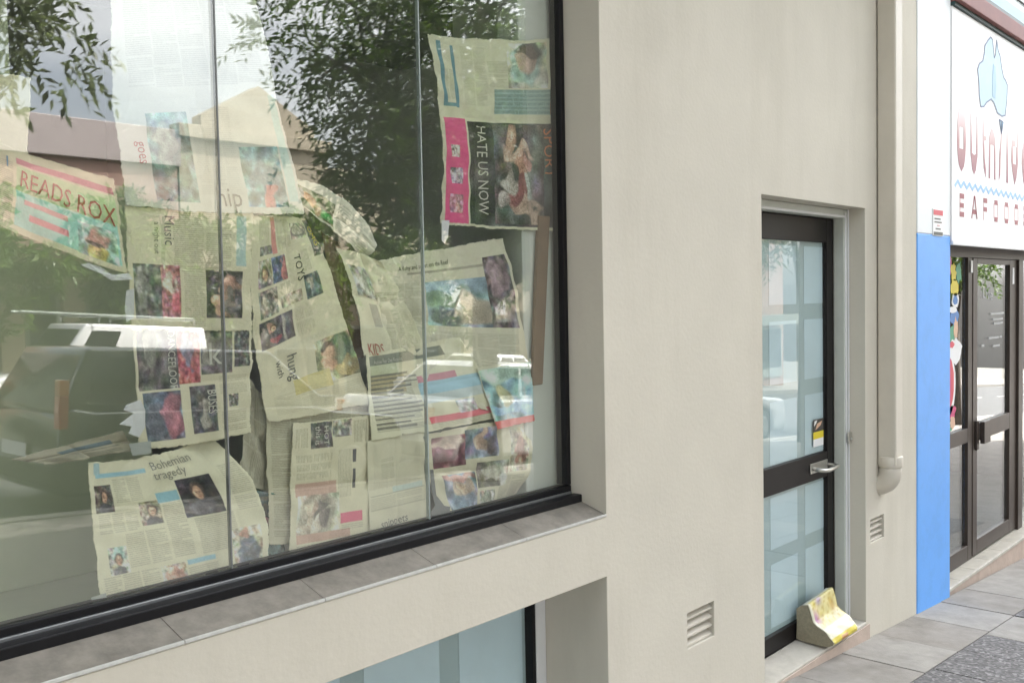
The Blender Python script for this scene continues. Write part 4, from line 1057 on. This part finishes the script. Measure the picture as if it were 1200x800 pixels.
# ------------------------------------------------------------------ directory lying against the door
bk = thing('phone_directory', 'thick yellow covered directory slumped on the door step', 'book', (4.46, .05, .03))
prof = [(.140, .040), (.110, .034), (.075, .032), (.022, .031), (-.018, .034), (-.043, .046), (-.045, .055), (-.034, .072), (-.008, .096), (.028, .114), (.054, .135), (.070, .180), (.080, .213), (.113, .205), (.138, .186), (.136, .118), (.139, .056)]
def bkp(p, s):
    x = 4.335 + .265 * s
    k = 1 + .10 * s
    return (x - 4.46, p[0] - .05 - .004 * s, max((p[1] - .031) * k, 0) + .031 - .03 + (.004 * s if p[1] > .05 else 0))
MB().prism(prof, bkp).build('page_block', 'book_page', bk, .002, 1)
top = prof[5:14]
N = 36; Mx = 30
tt = np.linspace(0, len(top) - 1, N)
py = np.interp(tt, range(len(top)), [p[0] for p in top]); pz = np.interp(tt, range(len(top)), [p[1] for p in top])
vs, fs, cs = [], [], []
r = np.random.default_rng(77)
blob = [(r.uniform(0, 1), r.uniform(.45, .95), r.uniform(.04, .12), r.uniform(.03, .10), c) for c in [(.72, .58, .05), (.80, .70, .12), (.55, .42, .62), (.62, .30, .55), (.78, .72, .40), (.55, .42, .10), (.75, .62, .06), (.70, .55, .05), (.80, .76, .5), (.66, .44, .10)]]
for j in range(Mx + 1):
    s_ = j / Mx
    for i in range(N):
        q = bkp((py[i], pz[i]), s_ * 1.004 - .002)
        cr_ = .0022 * (1 + math.sin(s_ * 13 + i * .5) * .5 + .6 * abs(math.sin(s_ * 7 - i * .33)))
        dy, dz = (-cr_, cr_)
        vs.append((q[0], q[1] + dy, q[2] + dz))
        t = i / (N - 1)
        c = np.array((.84, .81, .62))
        if t < .24: c = np.array((.80, .66, .06)) if .03 < s_ < .97 else c
        if t < .20 and .35 < s_ < .62: c = np.array((.62, .30, .10))
        if .06 < t < .14 and math.sin(s_ * 60) > .3: c = c * .72
        if .44 < t < .92 and s_ > .09:
            c = np.array((.84, .76, .34))
            for bu, bv, su, sv, bc in blob:
                k = math.exp(-((s_ - bu) / su) ** 2 - ((t - bv) / sv) ** 2); c = c * (1 - k) + np.array(bc) * k
            if math.sin(s_ * 31 + t * 9) * math.sin(t * 47) > .55: c = c * np.array((.82, .72, .5))
        if t > .95: c = np.array((.44, .45, .42))
        cs.append((*np.clip(c * .72 * (1 + r.normal(0, .04)), 0, .7), 1))
for j in range(Mx):
    for i in range(N - 1): fs.append((j * N + i, (j + 1) * N + i, (j + 1) * N + i + 1, j * N + i + 1))
me = bpy.data.meshes.new('cover'); me.from_pydata(vs, [], fs); me.update()
ca = me.attributes.new('print', 'FLOAT_COLOR', 'POINT'); ca.data.foreach_set('color', np.array(cs).ravel())
cov = link('cover', me, 'book_cover', bk, smooth=True)
sm = cov.modifiers.new('thickness', 'SOLIDIFY'); sm.thickness = .001; sm.offset = 0

# alarm sticker on the door glass
st = thing('door_sticker', 'small yellow and black sticker on the frosted door above the handle', 'sticker', (4.635, .158, .927))
PT = P(st)
PT.box('sticker_base', 'white', 4.578, 4.692, .1585, .1596, .927, .965)
PT.box('sticker_yellow', 'yellow', 4.578, 4.692, .1580, .1596, .9655, 1.0)
PT.box('sticker_dark', 'dark', 4.578, 4.692, .1585, .1596, 1.0005, 1.062)
PT.add(MB().prism([(4.60, 1.01), (4.66, 1.03), (4.675, 1.05), (4.62, 1.04)], lambda p, s_: (p[0], .1582 - .0006 * s_, p[1])), 'sticker_mark', 'skin')
PT.add(MB().prism([(4.585, 1.03), (4.61, 1.045), (4.62, 1.058), (4.59, 1.055)], lambda p, s_: (p[0], .1582 - .0006 * s_, p[1])), 'sticker_mark', 'white')

# painted decals on the fixed shop pane and the shop door
mu = thing('window_mural', 'colourful sea creature mural painted on the narrow fixed shop pane', 'mural', (6.62, YD + .018, .70))
PM = P(mu)
def oval(name, m, cx, cz, rx, rz, k=0, wob=0.0, seed=0, n=18):
    rr = random.Random(seed); pts = [(cx + rx * math.cos(a) * (1 + rr.uniform(-wob, wob)), cz + rz * math.sin(a) * (1 + rr.uniform(-wob, wob))) for a in [2 * math.pi * i / n for i in range(n)]]
    PM.add(MB().prism(pts, lambda p, s_: (p[0], YD + .0192 - .0009 * k - .0007 * s_, p[1])), name, m)
oval('painted_flower', 'magenta', 6.54, 1.84, .06, .08, 0, .25, 1); oval('painted_flower', 'yellow', 6.63, 1.80, .05, .06, 1, .3, 2); oval('painted_fish', 'yellow', 6.66, 1.70, .08, .05, 0, .2, 3); oval('painted_weed', 'green', 6.74, 1.80, .05, .07, 0, .3, 4)
oval('painted_bubble', 'white', 6.67, 1.62, .07, .05, 0, .15, 5); oval('painted_bubble', 'sea', 6.67, 1.62, .045, .03, 1, .1, 6); oval('painted_fish', 'sea', 6.66, 1.51, .085, .055, 0, .2, 7); oval('painted_fish', 'white', 6.62, 1.56, .09, .02, 1, .2, 8)
oval('painted_weed', 'green', 6.62, 1.40, .07, .06, 0, .35, 9); oval('painted_weed', 'skin', 6.68, 1.43, .04, .07, 1, .3, 10); oval('painted_shell', 'white', 6.66, 1.29, .13, .08, 1, .25, 11); oval('painted_shell', 'red', 6.60, 1.335, .05, .02, 2, .2, 12)
oval('painted_crab', 'white', 6.55, 1.08, .13, .20, 0, .04, 13); oval('painted_crab', 'red', 6.545, 1.09, .10, .165, 1, .05, 14); oval('painted_crab', 'magenta', 6.53, 1.08, .05, .10, 2, .2, 15); oval('painted_spot', 'yellow', 6.535, 1.05, .02, .02, 3, .2, 16)
oval('painted_fish', 'magenta', 6.60, .90, .08, .045, 0, .25, 17); oval('painted_weed', 'skin', 6.62, .83, .05, .04, 1, .25, 18); oval('painted_weed', 'green', 6.57, .81, .04, .035, 0, .25, 19)
hr = thing('door_lettering', 'small white lettering and opening hours on the shop door glass', 'lettering', (7.45, YD + .012, 1.2))
PH = P(hr)
X, Y, f = text_mesh('Live', .075)
mh = bpy.data.meshes.new('word'); mh.from_pydata([(7.22 + x * 1.4 - 7.45, 0, 1.63 + y - .14 * x - 1.2) for x, y in zip(X, Y)], [], f); link('word', mh, 'faded_white', hr)
for a, b, z in ((7.40, 7.72, 1.505), (7.46, 7.70, 1.465), (7.48, 7.70, 1.435), (7.36, 7.60, 1.335), (7.62, 7.68, 1.335), (7.46, 7.62, 1.275), (7.20, 7.26, 1.29)):
    PH.box('line', 'faded_white', a, b, YD + .011, YD + .0125, z, z + .014)
for x, z0, z1, lab in ((6.93, 1.80, 1.88, 'small white paper tag taped high on the brown post of the shop front'), (7.90, 1.72, 1.84, 'small white paper tag on the right stile of the brown shop door')):
    o = MB().box(-.022, .022, -.0012, .0, 0, z1 - z0).build('paper_tag', 'white', None, .0)
    o.location = (x, YD - .0045, z0); tag(o, lab, 'tag', 'white tags on the brown frame')

# ------------------------------------------------------------------ parked cars (seen in the glass)
def car(name, label, loc, rz, paint, L, Wd, prof, belt, roof, wheels, tail, group='cars parked in the street', rack=False, head_z=.62, wins=((.06, .34), (.37, .64), (.67, .93))):
    """prof: lower body side outline; belt / roof: (x0, x1, z, inset) of the glasshouse foot and top"""
    t = thing(name, label, 'car', loc, rz, group)
    hw = Wd / 2
    pts = []
    for x, z in prof: pts.append((x, z))
    for wx in sorted(wheels, reverse=False):                    # wheel arches along the underside, front to back order given by prof ending
        pass
    arch = []
    for wx in wheels:
        arch += [(wx - .36, .20)] + [(wx - .36 * math.cos(a), .30 + .36 * math.sin(a)) for a in [math.pi * k / 8 for k in range(9)]] + [(wx + .36, .20)]
    MB().prism(pts + arch[::1], lambda p, s: (p[0], -hw + Wd * s, p[1])).build('body', paint, t, .055, 3, True)
    (bx0, bx1, bz, bi), (rx0, rx1, rz_, ri) = belt, roof
    c = [(bx0, -hw + bi, bz - .03), (bx1, -hw + bi, bz - .03), (bx1, hw - bi, bz - .03), (bx0, hw - bi, bz - .03), (rx0, -hw + ri, rz_), (rx1, -hw + ri, rz_), (rx1, hw - ri, rz_), (rx0, hw - ri, rz_)]
    MB().hexa(c).build('cabin', paint, t, .05, 3, True)
    def lerp(a, b, k): return tuple(p + (q - p) * k for p, q in zip(a, b))
    def panel(nm, a, b, cc, d, n, m='glass_dark', k0=.10, k1=.88, s0=.05, s1=.95):
        A, B, Cc, D = lerp(lerp(a, b, s0), lerp(d, cc, s0), k0), lerp(lerp(a, b, s1), lerp(d, cc, s1), k0), lerp(lerp(a, b, s1), lerp(d, cc, s1), k1), lerp(lerp(a, b, s0), lerp(d, cc, s0), k1)
        o1 = [tuple(p + .006 * q for p, q in zip(v, n)) for v in (A, B, Cc, D)]; o0 = [tuple(p - .03 * q for p, q in zip(v, n)) for v in (A, B, Cc, D)]
        MB().hexa(o0 + o1).build(nm, m, t, .004, 1)
    for sgn in (-1, 1):
        lo = [(x, sgn * abs(y), z) for x, y, z in (c[0], c[1])]; hi = [(x, sgn * abs(y), z) for x, y, z in (c[4], c[5])]
        for s0, s1 in wins: panel('side_window', lo[0], lo[1], hi[1], hi[0], (0, sgn, .25), s0=s0, s1=s1, k0=.16, k1=.86)
        MB().box(-.03 if 0 else bx0 + (bx1 - bx0) * .42, bx0 + (bx1 - bx0) * .42 + .16, sgn * hw - .012, sgn * hw + .018, bz - .14, bz - .11).build('door_handle', 'tyre', t, .004)
        MB().box(bx1 - .30, bx1 - .16, sgn * (hw + .02), sgn * (hw + .16), bz, bz + .11).build('wing_mirror', paint, t, .02)
        y0, y1 = sorted((sgn * (hw - .10), sgn * (hw + .004)))
        z0, z1 = tail
        MB().box(-L / 2 - .012, -L / 2 + .07, y0, y1, z0 + (z1 - z0) * .68, z1).build('tail_light', 'lens_orange', t, .01)
        MB().box(-L / 2 - .012, -L / 2 + .07, y0, y1, z0, z0 + (z1 - z0) * .675).build('tail_light', 'lens_red', t, .01)
        y0, y1 = sorted((sgn * (hw - .34), sgn * (hw - .04)))
        MB().box(L / 2 - .08, L / 2 + .012, y0, y1, head_z - .07, head_z + .07).build('headlight', 'lens_clear', t, .015)
        for wx in wheels:
            w = MB(); yc = sgn * (hw - .11)
            w.tube([(wx, yc - .10, .30), (wx, yc - .085, .30), (wx, yc + .085, .30), (wx, yc + .10, .30)], [.26, .30, .30, .26], 24).build('wheel', 'tyre', t, 0, 2, False)
            MB().tube([(wx, yc + sgn * .095, .30), (wx, yc + sgn * .112, .30)], [.20, .17], 20).build('rim', 'silver', t)
    panel('windscreen', c[1], c[2], c[6], c[5], (.8, 0, .5)); panel('rear_window', c[3], c[0], c[4], c[7], (-.8, 0, .4))
    for x0, x1 in ((-L / 2 - .03, -L / 2 + .14), (L / 2 - .14, L / 2 + .03)): MB().box(x0, x1, -hw + .03, hw - .03, .28, .46).build('bumper', 'tyre', t, .03)
    MB().box(-L / 2 - .036, -L / 2 - .031, -.26, .26, .50, .62).build('number_plate', 'white', t)
    if rack:
        for x in (rx0 + .25, (rx0 + rx1) / 2, rx1 - .2): MB().tube([(x, -hw + .1, rz_ + .02), (x, -hw + .1, rz_ + .13), (x, hw - .1, rz_ + .13), (x, hw - .1, rz_ + .02)], .018, 8).build('roof_bar', 'silver', t)
        lad = MB()
        for y in (.15, .55): lad.tube([(rx0 - .25, y, rz_ + .17), (rx1 + .75, y, rz_ + .17)], .025, 8)
        for k in range(11): lad.tube([(rx0 - .1 + k * .3, .15, rz_ + .17), (rx0 - .1 + k * .3, .55, rz_ + .17)], .016, 8)
        o = lad.build('ladder', 'grey_far', None); o.location = loc; o.rotation_euler = (0, 0, rz); o.location = loc
        tag(o, 'aluminium ladder on the roof of the white wagon across the street', 'ladder')
        o.parent = None
    t.rotation_euler = (0, -math.atan(SL) * (1 if abs(rz) < 1 else -1) * 1.0, rz)
    if rack: o.rotation_euler = t.rotation_euler
    return t
def body_prof(L, hood, bootz, belt, hx, bx):
    # going round from rear underside up over the boot, belt line and bonnet to the front underside
    return [(L / 2 - .05, .20), (L / 2, .34), (L / 2 - .01, .62), (L / 2 - .12, hood - .07), (hx, hood), (hx - .25, belt), (bx, belt), (-L / 2 + .10, bootz), (-L / 2, bootz - .14), (-L / 2 - .01, .40), (-L / 2 + .06, .20)]
def park(xc, y): return (xc, y, gz(xc) - .15)
Lh = 3.85
car('dark_green_hatchback', 'dark green hatchback parked at the near kerb, mirrored at the window left', park(3.50 + Lh / 2, -6.0 - .84), 0, 'car_green', Lh, 1.68,
    body_prof(Lh, .86, .96, .92, .95, -1.6), (-1.90, 1.00, .92, .05), (-1.62, .25, 1.48, .19), (-1.22, 1.20), (.78, 1.20))
Ls = 4.5
car('white_sedan', 'white sedan parked ahead of the dark green hatchback', park(7.75 + Ls / 2, -6.0 - .86), 0, 'car_white', Ls, 1.72,
    body_prof(Ls, .86, .94, .92, 1.05, -1.35), (-1.55, 1.10, .92, .05), (-.95, .35, 1.38, .20), (-1.38, 1.35), (.66, .86))
Lv = 4.2
car('white_wagon', 'white wagon with roof rack parked across the street', (8.0, -15.2, gz(8.0) - .15), math.pi, 'car_white', Lv, 1.72,
    body_prof(Lv, .92, 1.0, .98, .80, -1.8), (-2.02, .95, .98, .05), (-1.88, .40, 1.80, .15), (-1.3, 1.3), (.75, 1.2), rack=True, wins=((.70, .92),))
Lx = 4.4
for k, (x, y, rz, pm, nm, lab) in enumerate(((14.6, -6.86, 0, 'car_silver', 'silver_sedan', 'silver sedan parked beyond the white sedan'), (18.2, -15.2, math.pi, 'car_white', 'white_sedan', 'white sedan parked across the street before the cream building'),
                                  (24.0, -15.2, math.pi, 'car_silver', 'silver_sedan', 'silver sedan parked furthest along the far kerb'))):
    car(nm, lab, park(x, y), rz, pm, Lx, 1.72, body_prof(Lx, .86, .94, .92, 1.05, -1.35), (-1.55, 1.10, .92, .05), (-.95, .35, 1.40, .20), (-1.35, 1.32), (.66, .86))

# ------------------------------------------------------------------ trees
def tree(name, label, base, h_trunk, lobes, ntwig, leaf_len, m, seed, trunk_r=.13, lean=(0, 0)):
    """lobes: crown volumes (dx, dy, z, rx, ry, rz) above the base; leaves hang in sprays along fine twigs"""
    t = thing(name, label, 'tree', base)
    r = np.random.default_rng(seed)
    tr = MB(); fork = Vector((lean[0], lean[1], h_trunk))
    tr.tube([(0, 0, -.2), (lean[0] * .3, lean[1] * .3, h_trunk * .4), tuple(fork)], [trunk_r * 1.25, trunk_r, trunk_r * .8], 10).build('trunk', 'bark', t, 0, 2, True)
    ends = []
    limbs = MB()
    for (dx, dy, z, rx, ry, rz) in lobes:
        e = Vector((dx, dy, z)); mid = fork.lerp(e, .5) + Vector((0, 0, .2))
        limbs.tube([tuple(fork - Vector((0, 0, .15))), tuple(mid), tuple(e)], [trunk_r * .55, trunk_r * .35, trunk_r * .16], 7)
        for _ in range(9):
            d = r.normal(0, 1, 3); d /= np.linalg.norm(d); k = r.uniform(.55, .95)
            q = e + Vector((d[0] * rx * k, d[1] * ry * k, d[2] * rz * k))
            limbs.tube([tuple(mid.lerp(e, r.uniform(.3, 1))), tuple(e.lerp(q, .55) + Vector((0, 0, .08))), tuple(q)], [trunk_r * .14, trunk_r * .09, .006], 5)
    limbs.build('branches', 'bark', t, 0, 2, True)
    vol = np.array([l[3] * l[4] * l[5] for l in lobes]) ** .75; vol /= vol.sum()
    V = []
    cl = []
    for i, l in enumerate(lobes):                                # clumps inside each lobe leave gaps between them
        n = max(6, int(ntwig * vol[i] / 26))
        d = r.normal(0, 1, (n, 3)); d /= np.linalg.norm(d, axis=1)[:, None]; k = r.uniform(.25, 1.0, (n, 1)) ** .5
        cc = np.array(l[:3]) + d * k * np.array(l[3:6]); cl.append(cc)
    cl = np.concatenate(cl); per = max(4, ntwig // len(cl))
    for c in cl:
        n = per; o = c + r.normal(0, .20, (n, 3)) * np.array([1, 1, .75])
        out = o - c; out /= np.linalg.norm(out, axis=1)[:, None] + 1e-6
        dirn = out * .7 + r.normal(0, .45, (n, 3)); dirn[:, 2] -= .15; dirn /= np.linalg.norm(dirn, axis=1)[:, None]
        for a, d in zip(o, dirn):
            nl = 11; s = np.linspace(0, .30, nl)[:, None]
            p = a + d * s + np.array([0, 0, -1]) * s ** 2 * .8
            side = np.cross(d, r.normal(0, 1, 3)); side /= np.linalg.norm(side) + 1e-6
            sg = np.where(np.arange(nl) % 2, 1, -1)[:, None]
            ld = d * .75 + side * sg * .8 + r.normal(0, .25, (nl, 3)); ld /= np.linalg.norm(ld, axis=1)[:, None]
            ln = leaf_len * r.uniform(.7, 1.25, (nl, 1)); wd = np.cross(ld, r.normal(0, 1, (nl, 3))); wd /= np.linalg.norm(wd, axis=1)[:, None] + 1e-6
            wd *= ln * .17
            V.append(np.stack([p, p + ld * ln * .45 + wd, p + ld * ln + np.array([0, 0, -.012]), p + ld * ln * .45 - wd], 1))
    V = np.concatenate(V).reshape(-1, 3); F = np.arange(len(V)).reshape(-1, 4)
    me = bpy.data.meshes.new('crown'); me.vertices.add(len(V)); me.vertices.foreach_set('co', V.ravel()); me.loops.add(F.size); me.polygons.add(len(F))
    me.loops.foreach_set('vertex_index', F.ravel()); me.polygons.foreach_set('loop_start', np.arange(0, F.size, 4)); me.polygons.foreach_set('loop_total', np.full(len(F), 4)); me.update()
    link('crown', me, m, t)
    return t
tree('street_tree', 'dense dark street tree mirrored in the middle of the shop window', (7.7, -5.0, gz(7.7)), 2.0,
     [(-.2, 0, 4.0, 1.5, 1.3, 1.1), (-1.5, -.1, 4.3, 1.1, 1.0, .65), (.9, .2, 3.7, 1.4, 1.2, 1.1), (0, 0, 5.3, 1.9, 1.6, 1.1), (2.2, .1, 4.6, 1.4, 1.2, 1.2), (-.6, .3, 3.1, .9, .9, .55), (1.8, 0, 3.3, 1.1, 1.0, .6), (-1.3, .2, 3.45, .85, .8, .45), (3.2, 0, 3.9, 1.1, 1.0, 1.0), (.5, .4, 2.75, 1.2, .9, .4),
      (1.6, 0, 2.5, 1.6, .8, .35), (-.3, .5, 3.6, 1.0, .8, .7), (1.2, .5, 4.3, 1.3, .9, .8), (-1.0, .1, 2.9, .9, .7, .5), (.2, -.3, 3.2, 1.2, .8, .7), (1.4, -.2, 3.0, 1.3, .8, .6), (2.6, .2, 3.1, 1.1, .8, .6), (.4, -.2, 3.9, 1.4, .9, .8), (1.9, -.3, 3.9, 1.3, .8, .8)],
     7000, .095, 'leaf', 31, .15)
tree('street_tree', 'street tree whose leafy branches are mirrored in the upper left corner', (1.2, -5.0, gz(1.2)), 2.3,
     [(0, 0, 4.2, 1.3, 1.2, 1.0), (1.1, 0, 3.85, .75, .7, .55), (1.75, 0, 3.75, .55, .5, .5), (.6, 0, 3.4, .9, .9, .5), (-.9, 0, 4.2, 1.2, 1.1, .9), (1.3, 0, 4.5, .8, .8, .5),
      (-1.4, 1.2, 3.6, 1.4, 1.2, .9), (-2.6, .4, 4.2, 1.4, 1.3, 1.2), (-.6, 1.5, 4.6, 1.2, 1.0, .8), (-2.2, -.6, 3.3, 1.2, 1.1, .7), (-1.2, .2, 5.4, 1.5, 1.4, .9),  # unseen crown lobes added from here on to shade the wall's left side
      (-3.2, 1.6, 3.9, 1.6, 1.3, 1.3), (-2.0, 2.0, 4.8, 1.5, 1.1, 1.0), (-3.8, .3, 5.2, 1.6, 1.4, 1.2), (-2.4, .4, 6.2, 1.6, 1.4, 1.0)],
     3200, .11, 'leaf2', 32, .13)
for x, s in ((15.5, 33), (23.0, 34), (-5.5, 35)):
    tree('street_tree', {33: 'street tree beside the parked silver sedan', 34: 'street tree furthest to the right along the near kerb', 35: 'street tree beside the added shop awning at far left'}[s], (x, -5.0, gz(x)), 2.2,
         [(0, 0, 4.0, 1.5, 1.4, 1.0), (-.9, 0, 4.4, 1.2, 1.1, .8), (1.0, 0, 4.5, 1.2, 1.1, .9), (0, 0, 5.3, 1.4, 1.3, .8)], 600, .13, 'leaf', s, .13)
for x, y, s, lab, sc_ in ((7.0, -18.2, 44, 'bushy tree across the street behind the white wagon', .9), (11.2, -18.2, 41, 'bushy tree across the street before the brick building', 1.0), (14.8, -18.0, 45, 'bushy tree across the street before the pediment', 1.0), (19.6, -18.0, 42, 'bushy tree across the street before the long cream building', 1.15), (26.5, -18.0, 43, 'bushy tree across the street at the far right', 1.1)):
    tree('far_tree', lab, (x, y, gz(x)), 1.5, [(a * sc_, 0, c * sc_, d * sc_, e, f * sc_) for a, c, d, e, f in ((0, 3.0, 1.7, .9, 1.0), (-1.3, 3.3, 1.2, .8, .9), (1.3, 3.2, 1.3, .8, 1.0), (.1, 4.2, 1.3, .8, .7), (0, 2.1, 1.5, .8, .6))], 800, .20, 'leaf', s, .11)

# ------------------------------------------------------------------ buildings across the street
def far_building(name, label, x0, x1, y, h, wallm, storeys, bays, awn=True, gable=None, parapet=None, depth=8.0, base_m=None):
    zb = gz(x1) - .3
    t = thing(name, label, 'building', ((x0 + x1) / 2, y, zb), 0, 'shop buildings across the street')
    q = P(t)
    q.box('wall', wallm, x0, x1, y - depth, y, zb, h, .01)
    if parapet: q.box('parapet', parapet, x0 - .05, x1 + .05, y - .3, y + .12, h - .75, h + .12, .02)
    else: q.box('cornice', wallm, x0 - .06, x1 + .06, y - .3, y + .16, h - .22, h + .10, .02)
    if gable:
        xa, xb, hz = gable
        q.add(MB().prism([(xa, h + .10), (xb, h + .10), (xb, h + .35), ((xa + xb) / 2, hz), (xa, h + .35)], lambda p, s: (p[0], y - .3 + .42 * s, p[1])), 'pediment', wallm, .01)
    bw = (x1 - x0) / bays
    g0 = gz((x0 + x1) / 2)
    for i in range(bays):
        a, b = x0 + i * bw + bw * .20, x0 + (i + 1) * bw - bw * .20
        for k in range(0):
            z0, z1 = g0 + 3.6 + 2.6 * k, g0 + 5.0 + 2.6 * k
            if z1 > h - .8: continue
            w = q.box('window_frame', 'white_frame', a, b, y + .002, y + .07, z0, z1, .005)
            q.box('pane', 'glass_dark', a + .08, b - .08, y + .05, y + .078, z0 + .08, z1 - .08, 0, w)
        a, b = x0 + i * bw + .28, x0 + (i + 1) * bw - .28
        sf = q.box('shopfront_frame', 'grey_far', a, b, y + .002, y + .06, g0 + .02, g0 + 2.35, .005)
        q.box('pane', 'glass_dark', a + .10, b - .10, y + .05, y + .068, g0 + .45, g0 + 2.25, 0, sf)
        q.box('pier', base_m or 'cream_far', x0 + i * bw - .24 + (.26 if i == 0 else 0), x0 + i * bw + .24, y + .003, y + .14, zb, g0 + 2.6, .01)
    if awn:
        q.box('awning', 'grey_far', x0 + .1, x1 - .1, y + .08, y + 2.3, g0 + 2.75, g0 + 2.95, .01)
        q.box('awning_fascia', 'grey_far', x0 + .08, x1 - .08, y + 2.301, y + 2.36, g0 + 2.62, g0 + 3.05, .005)
    return t
YF = -19.5
far_building('brick_shop_row', 'red brick shop row with pale parapet across the street', 0.46, 12.4, YF, 5.7, 'brick_far', 1, 9, False, None, 'pink_far')
far_building('cream_gabled_building', 'cream building with low pediment across the street', 12.45, 16.9, YF, 5.9, 'cream_far', 1, 2, False, (13.0, 16.4, 7.2), None)
far_building('cream_long_building', 'long cream shop building across the street at right', 16.95, 30.0, YF, 5.2, 'cream_far', 1, 5, False, None, None)
far_building('grey_shop_building', 'grey two storey shop building across the street at far left', -14.0, 0.45, YF, 6.6, 'grey_far', 1, 4, True, None, 'cream_far')
far_building('brick_end_building', 'brick building at the far right end of the opposite row', 30.05, 44.0, YF, 6.2, 'brick_far', 1, 4, True, None, 'cream_far')
for k, (x, z) in enumerate(((21.3, 1.3), (23.4, 1.1))):
    o = MB().box(-.45, .45, -.02, .02, 0, .8).build('sign_board', 'white', None, .004)
    o.location = (x, YF + .18, z); tag(o, ['white blank sign board left on the long cream building', 'white blank sign board right on the long cream building'][k], 'sign', 'boards on the cream building')
